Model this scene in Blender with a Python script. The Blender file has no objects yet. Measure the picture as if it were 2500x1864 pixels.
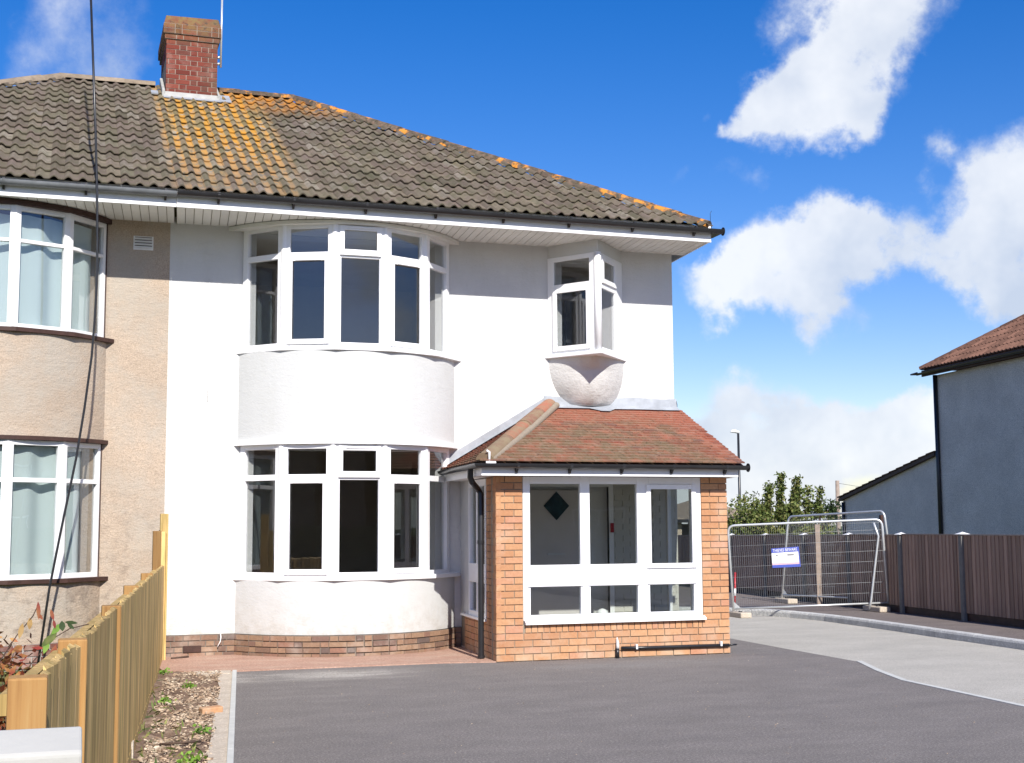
import bpy, math, random
import numpy as np
from mathutils import Vector, Matrix, noise
random.seed(7)
R = math.radians
sc = bpy.context.scene
col = sc.collection

# ------------------------------------------------------------------ camera
PIT, ROLL, YAW = R(6.122), R(-.345), R(18.306)
fwd = Vector((math.sin(YAW)*math.cos(PIT), math.cos(YAW)*math.cos(PIT), math.sin(PIT)))
rgt = Vector((math.cos(YAW), -math.sin(YAW), 0)); upv = rgt.cross(fwd)
r2 = rgt*math.cos(ROLL)+upv*math.sin(ROLL); u2 = -rgt*math.sin(ROLL)+upv*math.cos(ROLL)
cam = bpy.data.cameras.new('camera'); cam.lens = 47.376; cam.sensor_width = 36; cam.clip_end = 3000; cam.clip_start = .05
co = bpy.data.objects.new('camera', cam); col.objects.link(co)
co.matrix_world = Matrix(((r2.x, u2.x, -fwd.x, 0), (r2.y, u2.y, -fwd.y, 0), (r2.z, u2.z, -fwd.z, 1.5), (0, 0, 0, 1)))
sc.camera = co

# ------------------------------------------------------------------ light and exposure
SUN_EL, SUN_H = R(36.8), R(1.6)
w = bpy.data.worlds.new('World'); sc.world = w; w.use_nodes = True
SKY_STRENGTH = .073
sun = bpy.data.lights.new('sun', 'SUN'); sun.energy = 3.3; sun.angle = R(.53); sun.color = (1, .955, .88)
so = bpy.data.objects.new('sun', sun); col.objects.link(so)
sd = Vector((-math.sin(SUN_H)*math.cos(SUN_EL), -math.cos(SUN_H)*math.cos(SUN_EL), math.sin(SUN_EL)))  # towards the sun
so.rotation_euler = sd.to_track_quat('Z', 'Y').to_euler(); so.location = (-3, -20, 20)
vs = sc.view_settings; vs.view_transform = 'Standard'; vs.look = 'None'; vs.exposure = 1.05; vs.gamma = 1; vs.use_curve_mapping = False

def build_world():
    nt = w.node_tree; N = nt.nodes; L = nt.links; N.clear()
    out = N.new('ShaderNodeOutputWorld'); bg = N.new('ShaderNodeBackground'); bg.inputs[1].default_value = SKY_STRENGTH
    sky = N.new('ShaderNodeTexSky'); sky.sky_type = 'NISHITA'; sky.sun_disc = False
    sky.sun_elevation = SUN_EL; sky.sun_rotation = math.pi+SUN_H; sky.altitude = 0; sky.air_density = 1.0; sky.dust_density = .35; sky.ozone_density = 1.6
    hs = N.new('ShaderNodeHueSaturation'); hs.inputs['Saturation'].default_value = 1.52; hs.inputs['Hue'].default_value = .512; hs.inputs['Value'].default_value = 1.0
    L.new(sky.outputs[0], hs.inputs['Color'])
    tc = N.new('ShaderNodeTexCoord')
    def vm(op, a, b=None):
        n = N.new('ShaderNodeVectorMath'); n.operation = op
        for i, v in enumerate((a, b)):
            if v is None: continue
            if isinstance(v, (tuple, list)): n.inputs[i].default_value = v
            else: L.new(v, n.inputs[i])
        return n
    def ma(op, a, b=None, c=None, clamp=False):
        n = N.new('ShaderNodeMath'); n.operation = op; n.use_clamp = clamp
        for i, v in enumerate((a, b, c)):
            if v is None: continue
            if isinstance(v, (int, float)): n.inputs[i].default_value = v
            else: L.new(v, n.inputs[i])
        return n.outputs[0]
    def nz(scale, detail, rough=.55, vec=None, col_=False):
        n = N.new('ShaderNodeTexNoise'); n.inputs['Scale'].default_value = scale; n.inputs['Detail'].default_value = detail; n.inputs['Roughness'].default_value = rough
        L.new(vec if vec is not None else tc.outputs['Generated'], n.inputs['Vector']); return n.outputs['Color' if col_ else 'Fac']
    # distort the direction by noise so that the clouds' edges are ragged
    d1 = vm('SUBTRACT', nz(5.5, 3, .6, None, True), (.5, .5, .5)); d1s = vm('SCALE', d1.outputs[0]); d1s.inputs['Scale'].default_value = .16
    d2 = vm('SUBTRACT', nz(24, 5, .62, None, True), (.5, .5, .5)); d2s = vm('SCALE', d2.outputs[0]); d2s.inputs['Scale'].default_value = .05
    D = vm('ADD', vm('ADD', tc.outputs['Generated'], d1s.outputs[0]).outputs[0], d2s.outputs[0]).outputs[0]
    F = 3290.
    def dirpx(x, y):
        v = fwd+r2*((x-1250)/F)-u2*((y-932)/F); return v.normalized()
    total = None
    blobs = [  # direction given by where it stands, angular radius, weight
        (2010, -10, 200, 1.0), (2170, -50, 190, .9), (2080, 110, 170, .8), (1980, 150, 160, 1.0), (1890, 215, 130, .85), (2060, 250, 120, .9), (2110, 310, 70, .6), (1815, 262, 70, .5), (1950, 60, 90, .6), (2230, 90, 60, .3),
        (2490, 420, 190, 1.3), (2380, 520, 170, 1.15), (2260, 590, 130, .95), (2450, 640, 160, 1.2), (2330, 660, 120, .9), (2220, 650, 80, .6), (2420, 720, 110, .6), (2510, 560, 150, 1.2),
        (2030, 560, 110, .9), (1960, 620, 130, 1.0), (2080, 620, 110, 1.0), (2080, 700, 90, .75), (1880, 680, 100, .75), (1820, 730, 100, .85), (1900, 760, 90, .7), (1990, 760, 90, .7), (2120, 540, 80, .6), (1740, 715, 70, .4), (2060, 800, 80, .5), (1700, 650, 60, .25),
        (1790, 545, 60, .45), (1830, 430, 80, .3), (1900, 420, 60, .22), (1700, 480, 60, .2), (1690, 270, 40, .25),
        (120, 60, 150, .26), (280, 20, 170, .30), (40, 110, 100, .2), (330, 90, 80, .18),
        (1720, 1040, 150, .85), (1850, 1060, 160, .9), (1930, 1130, 180, 1.15), (2080, 1120, 170, 1.1), (2180, 1130, 150, 1.0), (1680, 1180, 180, .8), (2300, 1150, 200, .9), (2000, 1020, 110, .45), (2250, 1060, 100, .5)]
    for (x, y, r, wt) in blobs:
        c = dirpx(x, y); dd = vm('DISTANCE', D, tuple(c)).outputs['Value']
        m = N.new('ShaderNodeMapRange'); m.interpolation_type = 'SMOOTHSTEP'
        m.inputs['From Min'].default_value = r/F*1.25; m.inputs['From Max'].default_value = r/F*.12; m.inputs['To Min'].default_value = 0; m.inputs['To Max'].default_value = wt
        L.new(dd, m.inputs['Value'])
        total = m.outputs[0] if total is None else ma('ADD', total, m.outputs[0])
    # the rest of the sky: scattered unseen cloud away from the view, cover raised to fill shade
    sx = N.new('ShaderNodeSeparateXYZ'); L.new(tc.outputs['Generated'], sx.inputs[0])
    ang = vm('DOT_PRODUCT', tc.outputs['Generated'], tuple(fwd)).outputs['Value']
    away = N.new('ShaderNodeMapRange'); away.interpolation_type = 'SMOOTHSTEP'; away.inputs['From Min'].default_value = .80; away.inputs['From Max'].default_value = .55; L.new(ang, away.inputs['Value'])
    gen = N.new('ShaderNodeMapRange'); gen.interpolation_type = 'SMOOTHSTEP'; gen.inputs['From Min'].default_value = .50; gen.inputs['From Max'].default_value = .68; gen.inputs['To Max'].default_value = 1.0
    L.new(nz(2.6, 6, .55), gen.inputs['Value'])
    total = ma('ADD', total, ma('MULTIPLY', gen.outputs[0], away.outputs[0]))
    # low band of distant cloud all round the horizon
    band = N.new('ShaderNodeMapRange'); band.interpolation_type = 'SMOOTHSTEP'; band.inputs['From Min'].default_value = .10; band.inputs['From Max'].default_value = .0; band.inputs['To Max'].default_value = .55; L.new(sx.outputs['Z'], band.inputs['Value'])
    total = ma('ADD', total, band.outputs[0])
    fine = nz(11, 9, .62); fine2 = nz(34, 6, .65)
    tex = ma('ADD', ma('MULTIPLY', ma('SUBTRACT', fine, .5), 2.6), ma('MULTIPLY', ma('SUBTRACT', fine2, .5), 1.1))
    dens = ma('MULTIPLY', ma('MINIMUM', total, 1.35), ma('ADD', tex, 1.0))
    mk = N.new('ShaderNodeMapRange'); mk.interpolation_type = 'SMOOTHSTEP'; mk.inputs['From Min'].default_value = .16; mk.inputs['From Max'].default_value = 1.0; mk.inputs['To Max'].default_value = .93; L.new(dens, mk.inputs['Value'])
    br = N.new('ShaderNodeMapRange'); br.inputs['From Min'].default_value = .40; br.inputs['From Max'].default_value = .60; offv = vm('ADD', tc.outputs['Generated'], (0, 0, .035)); L.new(ma('MULTIPLY', ma('ADD', nz(7, 5, .6), nz(7, 5, .6, offv.outputs[0])), .5), br.inputs['Value'])
    cc = N.new('ShaderNodeMix'); cc.data_type = 'RGBA'; cc.inputs['A'].default_value = (4.1, 4.65, 5.6, 1); cc.inputs['B'].default_value = (6.4, 6.6, 6.9, 1)
    L.new(br.outputs[0], cc.inputs['Factor'])
    mix = N.new('ShaderNodeMix'); mix.data_type = 'RGBA'; L.new(mk.outputs[0], mix.inputs['Factor']); tm = N.new('ShaderNodeMix'); tm.data_type = 'RGBA'; tm.blend_type = 'MULTIPLY'; tm.inputs['Factor'].default_value = 1; tm.inputs['B'].default_value = (.97, .86, .97, 1); L.new(hs.outputs[0], tm.inputs['A']); L.new(tm.outputs['Result'], mix.inputs['A']); L.new(cc.outputs['Result'], mix.inputs['B'])
    L.new(mix.outputs['Result'], bg.inputs[0]); L.new(bg.outputs[0], out.inputs[0])
build_world()

# ------------------------------------------------------------------ materials
def new_mat(name):
    m = bpy.data.materials.new(name); m.use_nodes = True
    return m, m.node_tree.nodes, m.node_tree.links, m.node_tree.nodes['Principled BSDF']
def pos_out(N):
    g = N.new('ShaderNodeNewGeometry'); return g.outputs['Position']
def noise_n(N, L, vec, scale, detail=4, rough=.55, stretch=None):
    if stretch:
        mp = N.new('ShaderNodeMapping'); mp.inputs['Scale'].default_value = stretch; L.new(vec, mp.inputs['Vector']); vec = mp.outputs[0]
    n = N.new('ShaderNodeTexNoise'); n.inputs['Scale'].default_value = scale; n.inputs['Detail'].default_value = detail; n.inputs['Roughness'].default_value = rough
    L.new(vec, n.inputs['Vector']); return n.outputs['Fac']
def ramp(N, L, fac, stops):
    r = N.new('ShaderNodeValToRGB'); e = r.color_ramp.elements
    while len(e) < len(stops): e.new(.5)
    for el, (p, c) in zip(e, stops):
        el.position = p; el.color = (*c, 1) if len(c) == 3 else c
    L.new(fac, r.inputs[0]); return r.outputs[0]
def mixc(N, L, fac, a, b, mode='MIX'):
    m = N.new('ShaderNodeMix'); m.data_type = 'RGBA'; m.blend_type = mode
    for k, v in (('Factor', fac), ('A', a), ('B', b)):
        if isinstance(v, (int, float)): m.inputs[k].default_value = v
        elif isinstance(v, tuple): m.inputs[k].default_value = (*v, 1) if len(v) == 3 else v
        else: L.new(v, m.inputs[k])
    return m.outputs['Result']
def bump(N, L, b, h, strength=.3, dist=.01):
    n = N.new('ShaderNodeBump'); n.inputs['Strength'].default_value = strength; n.inputs['Distance'].default_value = dist
    L.new(h, n.inputs['Height']); L.new(n.outputs[0], b.inputs['Normal'])
def simple(name, c, rough=.6, var=.12, scale=8, spec=.4, metal=0, bmp=0, bscale=60, rnd=0):
    m, N, L, b = new_mat(name); p = pos_out(N)
    f = noise_n(N, L, p, scale, 5, .6)
    cl = ramp(N, L, f, [(.3, tuple(x*(1-var) for x in c)), (.7, tuple(min(1, x*(1+var)) for x in c))])
    if rnd:
        oi = N.new('ShaderNodeObjectInfo'); hs = N.new('ShaderNodeHueSaturation')
        mr = N.new('ShaderNodeMapRange'); mr.inputs['To Min'].default_value = 1-rnd; mr.inputs['To Max'].default_value = 1+rnd
        L.new(oi.outputs['Random'], mr.inputs['Value']); L.new(mr.outputs[0], hs.inputs['Value']); L.new(cl, hs.inputs['Color']); cl = hs.outputs[0]
    L.new(cl, b.inputs['Base Color']); b.inputs['Roughness'].default_value = rough; b.inputs['Metallic'].default_value = metal
    b.inputs['Specular IOR Level'].default_value = spec
    if bmp: bump(N, L, b, noise_n(N, L, p, bscale, 6, .6), bmp, .004)
    return m
M = {}
def glass(name, tint, k, base):
    m, N, L, b = new_mat(name); N.remove(b)
    out = N['Material Output']; t = N.new('ShaderNodeBsdfTransparent'); t.inputs[0].default_value = (*tint, 1)
    g = N.new('ShaderNodeBsdfGlossy'); g.inputs['Roughness'].default_value = .002; g.inputs[0].default_value = (.95, .97, 1, 1)
    fr = N.new('ShaderNodeFresnel'); fr.inputs[0].default_value = 1.5
    mu = N.new('ShaderNodeMath'); mu.operation = 'MULTIPLY_ADD'; mu.use_clamp = True; mu.inputs[1].default_value = k; mu.inputs[2].default_value = base; L.new(fr.outputs[0], mu.inputs[0])
    gb = N.new('ShaderNodeNewGeometry'); inv = N.new('ShaderNodeMath'); inv.operation = 'SUBTRACT'; inv.inputs[0].default_value = 1; L.new(gb.outputs['Backfacing'], inv.inputs[1]); mf = N.new('ShaderNodeMath'); mf.operation = 'MULTIPLY'; L.new(inv.outputs[0], mf.inputs[0]); L.new(mu.outputs[0], mf.inputs[1])
    # slight waviness of the pane
    gp = N.new('ShaderNodeNewGeometry'); n = N.new('ShaderNodeTexNoise'); n.inputs['Scale'].default_value = 3; n.inputs['Detail'].default_value = 1; L.new(gp.outputs['Position'], n.inputs['Vector'])
    bp = N.new('ShaderNodeBump'); bp.inputs['Strength'].default_value = .025; bp.inputs['Distance'].default_value = .02; L.new(n.outputs[0], bp.inputs['Height']); L.new(bp.outputs[0], g.inputs['Normal'])
    mx = N.new('ShaderNodeMixShader'); L.new(mf.outputs[0], mx.inputs[0]); L.new(t.outputs[0], mx.inputs[1]); L.new(g.outputs[0], mx.inputs[2]); L.new(mx.outputs[0], out.inputs[0])
    return m
M['glass'] = glass('window_glass', (.84, .85, .85), 2.2, .02)
M['clear'] = glass('clear_glass', (.88, .9, .89), 1.2, .0)

def render_mat(name, base, var, speck, bstr, stain=None):
    m, N, L, b = new_mat(name); p = pos_out(N)
    c = ramp(N, L, noise_n(N, L, p, 1.3, 6, .6), [(.3, tuple(x*(1-var) for x in base)), (.7, tuple(min(1, x*(1+var)) for x in base))])
    if speck:
        c = mixc(N, L, ramp(N, L, noise_n(N, L, p, 95, 3, .7), [(.35, (1, 1, 1)), (.55, (0, 0, 0))]), c, tuple(x*speck for x in base))
        c = mixc(N, L, ramp(N, L, noise_n(N, L, p, 60, 2, .7), [(.62, (0, 0, 0)), (.72, (.6, .6, .6))]), c, tuple(min(1, x*1.35) for x in base))
    if stain: c = stain(N, L, p, c)
    L.new(c, b.inputs['Base Color']); b.inputs['Roughness'].default_value = .85; b.inputs['Specular IOR Level'].default_value = .2
    h = N.new('ShaderNodeMath'); h.operation = 'ADD'
    L.new(noise_n(N, L, p, 32, 5, .62, (.9, .9, 1.4)), h.inputs[0]); L.new(noise_n(N, L, p, 9, 3, .5, (.8, .8, 1.7)), h.inputs[1])
    bump(N, L, b, h.outputs[0], bstr, .012)
    return m
def stain_white(N, L, p, c):   # rain dirt and old marks
    s = N.new('ShaderNodeSeparateXYZ'); L.new(p, s.inputs[0])
    f = noise_n(N, L, p, 3.0, 6, .65, (1.2, 1, .35))
    k = ramp(N, L, f, [(.48, (0, 0, 0)), (.75, (.22, .22, .22))])
    c = mixc(N, L, k, c, (.40, .40, .36))
    mr = N.new('ShaderNodeMapRange'); mr.inputs['From Min'].default_value = .75; mr.inputs['From Max'].default_value = .25; L.new(s.outputs['Z'], mr.inputs['Value'])
    k2 = ramp(N, L, noise_n(N, L, p, 7, 8, .7), [(.42, (0, 0, 0)), (.62, (.4, .4, .4))]); mm = N.new('ShaderNodeMath'); mm.operation = 'MULTIPLY'; L.new(mr.outputs[0], mm.inputs[0]); L.new(k2, mm.inputs[1])
    return mixc(N, L, mm.outputs[0], c, (.36, .32, .26))
M['white_render'] = render_mat('white_render', (.61, .61, .60), .025, 0, .5, stain_white)
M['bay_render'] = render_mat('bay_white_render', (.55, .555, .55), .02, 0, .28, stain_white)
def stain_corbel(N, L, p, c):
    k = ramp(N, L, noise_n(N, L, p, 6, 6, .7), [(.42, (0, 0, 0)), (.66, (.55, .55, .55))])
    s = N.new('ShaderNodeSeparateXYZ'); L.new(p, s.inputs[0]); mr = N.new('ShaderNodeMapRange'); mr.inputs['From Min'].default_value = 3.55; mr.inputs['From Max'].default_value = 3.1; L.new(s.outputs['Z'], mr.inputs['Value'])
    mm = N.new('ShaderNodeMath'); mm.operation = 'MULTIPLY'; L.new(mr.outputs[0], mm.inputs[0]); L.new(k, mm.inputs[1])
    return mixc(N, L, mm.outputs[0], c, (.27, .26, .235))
M['corbel_render'] = render_mat('weathered_shaded_render', (.56, .555, .54), .04, 0, .6, stain_corbel)  # greyer than the wall: weathering, plus its weaker sun put into the colour
def stain_beige(N, L, p, c):
    k = ramp(N, L, noise_n(N, L, p, 1.1, 8, .68), [(.42, (0, 0, 0)), (.62, (.75, .75, .75))])
    c = mixc(N, L, k, c, (.39, .355, .305))
    s = N.new('ShaderNodeSeparateXYZ'); L.new(p, s.inputs[0]); mr = N.new('ShaderNodeMapRange'); mr.inputs['From Min'].default_value = 2.2; mr.inputs['From Max'].default_value = .2; L.new(s.outputs['Z'], mr.inputs['Value'])
    k2 = ramp(N, L, noise_n(N, L, p, 5, 8, .72), [(.5, (0, 0, 0)), (.62, (.7, .7, .7))]); mm = N.new('ShaderNodeMath'); mm.operation = 'MULTIPLY'; L.new(mr.outputs[0], mm.inputs[0]); L.new(k2, mm.inputs[1])
    return mixc(N, L, mm.outputs[0], c, (.17, .135, .11))
M['beige_render'] = render_mat('beige_roughcast', (.46, .365, .28), .13, .68, .7, stain_beige)
M['grey_render'] = render_mat('grey_pebbledash', (.76, .70, .63), .12, .30, .5)
M['upvc'] = simple('white_upvc', (.83, .83, .84), .28, .015, 2, .5)
M['upvc_old'] = simple('aged_white_frame', (.76, .76, .76), .4, .05, 6, .4)
M['white_paint'] = simple('white_board', (.80, .80, .80), .45, .03, 3, .4)
M['soffit'] = simple('soffit_board', (.74, .74, .70), .5, .06, 4, .3, rnd=.05)
M['black'] = simple('black_plastic', (.018, .018, .02), .32, .2, 5, .5)
M['grey_gutter'] = simple('grey_painted_gutter', (.16, .17, .18), .5, .25, 6, .4)
M['gutter_white'] = simple('bleached_grey_plastic', (.5, .52, .53), .45, .1, 6)
M['dark_wood'] = simple('dark_brown_timber', (.055, .028, .022), .6, .3, 10, .3, bmp=.2)
M['lead'] = simple('lead_flashing', (.30, .32, .35), .5, .22, 5, .4, bmp=.2, bscale=14)
M['mortar_white'] = simple('white_mortar_fillet', (0.357, 0.357, 0.340), .8, .15, 9, .2, bmp=.3)
M['mortar'] = simple('pale_mortar', (.27, .225, .175), .9, .12, 20, .2)
M['mortar_dark'] = simple('grey_mortar', (0.195, 0.163, 0.137), .9, .2, 20, .2)
M['galv'] = simple('galvanised_steel', (.62, .64, .65), .38, .08, 9, .5, metal=.55)
M['room'] = simple('room_plaster', (.62, .58, .50), .9, .08, 2, .2)
M['room_floor'] = simple('room_floorboards', (.20, .13, .08), .7, .2, 3, .3)
M['room_light'] = simple('room_plaster_pale', (.55, .53, .48), .9, .06, 2, .2)
M['door'] = simple('grey_door_paint', (.60, .56, .55), .5, .05, 3, .4)
M['dark_glass'] = simple('dark_leaded_glass', (.02, .045, .055), .12, .6, 9, .6)
M['red'] = simple('red_plastic', (.42, .02, .03), .4, .1)
M['timber_white'] = simple('weathered_pale_timber', (.30, .24, .20), .8, .18, 12, .2, bmp=.2)

def brick_mat(name, stops, rnd=.16, soot=None, bstr=.5, eff=.12):
    m, N, L, b = new_mat(name); p = pos_out(N); oi = N.new('ShaderNodeObjectInfo')
    c = ramp(N, L, oi.outputs['Random'], stops)
    c = mixc(N, L, ramp(N, L, noise_n(N, L, p, 30, 5, .65), [(.35, (0, 0, 0)), (.7, (.35, .35, .35))]), c, tuple(x*.62 for x in stops[0][1]))
    c = mixc(N, L, ramp(N, L, noise_n(N, L, p, 4, 6, .6), [(.52, (0, 0, 0)), (.72, (eff, eff, eff))]), c, (.62, .55, .48))
    if soot: c = soot(N, L, p, c)
    L.new(c, b.inputs['Base Color']); b.inputs['Roughness'].default_value = .85; b.inputs['Specular IOR Level'].default_value = .2
    bump(N, L, b, noise_n(N, L, p, 90, 5, .65), bstr, .003)
    return m
def damp_foot(N, L, p, c):
    s = N.new('ShaderNodeSeparateXYZ'); L.new(p, s.inputs[0]); mr = N.new('ShaderNodeMapRange'); mr.inputs['From Min'].default_value = .36; mr.inputs['From Max'].default_value = .02; L.new(s.outputs['Z'], mr.inputs['Value'])
    k = ramp(N, L, noise_n(N, L, p, 3.3, 7, .66), [(.40, (0, 0, 0)), (.66, (.75, .75, .75))]); mm = N.new('ShaderNodeMath'); mm.operation = 'MULTIPLY'; L.new(mr.outputs[0], mm.inputs[0]); L.new(k, mm.inputs[1])
    return mixc(N, L, mm.outputs[0], c, (.50, .42, .31))
M['orange_brick'] = brick_mat('orange_brick', [(0, (0.421, 0.201, 0.103)), (.35, (0.490, 0.260, 0.137)), (.7, (0.539, 0.304, 0.162)), (1, (0.490, 0.245, 0.152))], soot=damp_foot, bstr=.35, eff=.2)
M['brown_brick'] = brick_mat('brown_plinth_brick', [(0, (0.163, 0.103, 0.081)), (.3, (0.250, 0.156, 0.106)), (.6, (0.325, 0.213, 0.138)), (.85, (0.275, 0.150, 0.106)), (1, (0.125, 0.098, 0.088))], eff=.25)
M['red_plinth'] = brick_mat('red_plinth_brick', [(0, (0.169, 0.072, 0.058)), (.5, (0.247, 0.104, 0.078)), (1, (0.143, 0.085, 0.078))], eff=.35)
def soot_top(N, L, p, c):
    s = N.new('ShaderNodeSeparateXYZ'); L.new(p, s.inputs[0])
    mr = N.new('ShaderNodeMapRange'); mr.inputs['From Min'].default_value = 8.55; mr.inputs['From Max'].default_value = 8.95; L.new(s.outputs['Z'], mr.inputs['Value'])
    k = ramp(N, L, noise_n(N, L, p, 9, 7, .65), [(.36, (.15, .15, .15)), (.6, (.95, .95, .95))]); mm = N.new('ShaderNodeMath'); mm.operation = 'MULTIPLY'; L.new(mr.outputs[0], mm.inputs[0]); L.new(k, mm.inputs[1])
    c = mixc(N, L, mm.outputs[0], c, (.19, .135, .055))
    k3 = ramp(N, L, noise_n(N, L, p, 14, 6, .7), [(.56, (0, 0, 0)), (.64, (.9, .9, .9))]); m3 = N.new('ShaderNodeMath'); m3.operation = 'MULTIPLY'; L.new(mr.outputs[0], m3.inputs[0]); L.new(k3, m3.inputs[1])
    c = mixc(N, L, m3.outputs[0], c, (.05, .045, .04))
    mx = N.new('ShaderNodeMapRange'); mx.inputs['From Min'].default_value = 1.6; mx.inputs['From Max'].default_value = 2.0; L.new(s.outputs['X'], mx.inputs['Value'])
    k2 = ramp(N, L, noise_n(N, L, p, 5, 7, .66), [(.36, (0, 0, 0)), (.62, (.85, .85, .85))]); m2 = N.new('ShaderNodeMath'); m2.operation = 'MULTIPLY'; L.new(mx.outputs[0], m2.inputs[0]); L.new(k2, m2.inputs[1])
    return mixc(N, L, m2.outputs[0], c, (.10, .070, .045))
M['red_brick'] = brick_mat('red_chimney_brick', [(0, (0.127, 0.029, 0.021)), (.4, (0.185, 0.044, 0.031)), (.75, (0.225, 0.064, 0.044)), (1, (0.117, 0.044, 0.034))], soot=soot_top, eff=.15)
M['chimney_mortar'] = simple('white_pointing', (0.270, 0.225, 0.188), .9, .25, 9, .2)

def tile_mat():
    m, N, L, b = new_mat('concrete_roof_tile'); p = pos_out(N); oi = N.new('ShaderNodeObjectInfo')
    c = ramp(N, L, oi.outputs['Random'], [(0, (.105, .072, .062)), (.25, (.155, .115, .092)), (.45, (.145, .122, .082)), (.65, (.17, .135, .12)), (.82, (.20, .155, .115)), (.94, (.28, .23, .17)), (1, (.10, .085, .075))])
    sn = N.new('ShaderNodeVectorMath'); sn.operation = 'SNAP'; sn.inputs[1].default_value = (.153, .2918, 50); of = N.new('ShaderNodeVectorMath'); of.operation = 'SUBTRACT'; of.inputs[1].default_value = (1.11, 15.41, 0); L.new(p, of.inputs[0]); L.new(of.outputs[0], sn.inputs[0]); wn_ = N.new('ShaderNodeTexWhiteNoise'); L.new(sn.outputs[0], wn_.inputs['Vector'])
    c = mixc(N, L, .75, c, ramp(N, L, wn_.outputs['Value'], [(0, (.09, .082, .058)), (.2, (.125, .09, .078)), (.4, (.155, .14, .095)), (.6, (.175, .13, .115)), (.8, (.20, .165, .115)), (.93, (.22, .19, .165)), (1, (.32, .28, .23))]))
    c = mixc(N, L, ramp(N, L, noise_n(N, L, p, 11, 6, .65), [(.35, (0, 0, 0)), (.68, (.7, .7, .7))]), c, (.085, .085, .045))
    c = mixc(N, L, ramp(N, L, noise_n(N, L, p, 2.2, 6, .6), [(.45, (0, 0, 0)), (.7, (.5, .5, .5))]), c, (.16, .12, .105))
    # grey white lichen freckles
    c = mixc(N, L, ramp(N, L, noise_n(N, L, p, 26, 4, .6), [(.66, (0, 0, 0)), (.73, (.75, .75, .75))]), c, (.40, .37, .30))
    s = N.new('ShaderNodeSeparateXYZ'); L.new(p, s.inputs[0])
    def mr(v, a, b_, t0=0, t1=1):
        n = N.new('ShaderNodeMapRange'); n.interpolation_type = 'SMOOTHSTEP'; n.inputs['From Min'].default_value = a; n.inputs['From Max'].default_value = b_; n.inputs['To Min'].default_value = t0; n.inputs['To Max'].default_value = t1; L.new(v, n.inputs['Value']); return n.outputs[0]
    def mul(*a):
        o = a[0]
        for q in a[1:]:
            n = N.new('ShaderNodeMath'); n.operation = 'MULTIPLY'
            L.new(o, n.inputs[0])
            if isinstance(q, (int, float)): n.inputs[1].default_value = q
            else: L.new(q, n.inputs[1])
            o = n.outputs[0]
        return o
    def add(a, q):
        n = N.new('ShaderNodeMath'); n.operation = 'ADD'; n.use_clamp = True; L.new(a, n.inputs[0]); L.new(q, n.inputs[1]); return n.outputs[0]
    # washings below the stack run down the pans: pans are cos(2 pi (x-x0)/.153) low
    ph = N.new('ShaderNodeMath'); ph.operation = 'MULTIPLY_ADD'; ph.inputs[1].default_value = 2*math.pi/.153; ph.inputs[2].default_value = -2*math.pi*(1.11+.049)/.153; L.new(s.outputs['X'], ph.inputs[0])
    cs = N.new('ShaderNodeMath'); cs.operation = 'COSINE'; L.new(ph.outputs[0], cs.inputs[0])
    pan = mr(cs.outputs[0], .3, -.2)
    xin = mul(mr(s.outputs['X'], .95, 1.25), mr(s.outputs['X'], 2.75, 2.35))
    up = mr(s.outputs['Y'], 15.2, 18.8)
    streak = ramp(N, L, noise_n(N, L, p, 1, 4, .6, (5.2, .9, 0)), [(.37, (0, 0, 0)), (.48, (1, 1, 1))])
    spots = ramp(N, L, noise_n(N, L, p, 1, 5, .7, (8, 4, 4)), [(.40, (0, 0, 0)), (.48, (1, 1, 1))])
    wash = mul(xin, streak, pan)
    upr = N.new('ShaderNodeMath'); upr.operation = 'ADD'; upr.use_clamp = True; upr.inputs[1].default_value = .22; L.new(up, upr.inputs[0])
    gw = mul(wash, upr.outputs[0])
    c = mixc(N, L, mul(gw, .8), c, (.36, .32, .25))
    c = mixc(N, L, mul(gw, spots, .95), c, (.54, .235, .022))
    c = mixc(N, L, mul(xin, up, spots, .3), c, (.33, .25, .07))
    # orange bloom near the ridge right of the stack
    top = mul(mr(s.outputs['Y'], 19.0, 20.0), mr(s.outputs['X'], 1.9, 2.3), mr(s.outputs['X'], 4.2, 3.2))
    tn = ramp(N, L, noise_n(N, L, p, 5, 5, .65), [(.40, (0, 0, 0)), (.56, (1, 1, 1))])
    c = mixc(N, L, mul(top, tn, .9), c, (.45, .19, .03))
    vl = N.new('ShaderNodeMath'); vl.operation = 'ADD'; L.new(oi.outputs['Random'], vl.inputs[0]); vl.inputs[1].default_value = 0
    L.new(c, b.inputs['Base Color']); b.inputs['Roughness'].default_value = .9; b.inputs['Specular IOR Level'].default_value = .15
    bump(N, L, b, noise_n(N, L, p, 70, 6, .7), .6, .004)
    return m
M['roof_tile'] = tile_mat()
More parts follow.
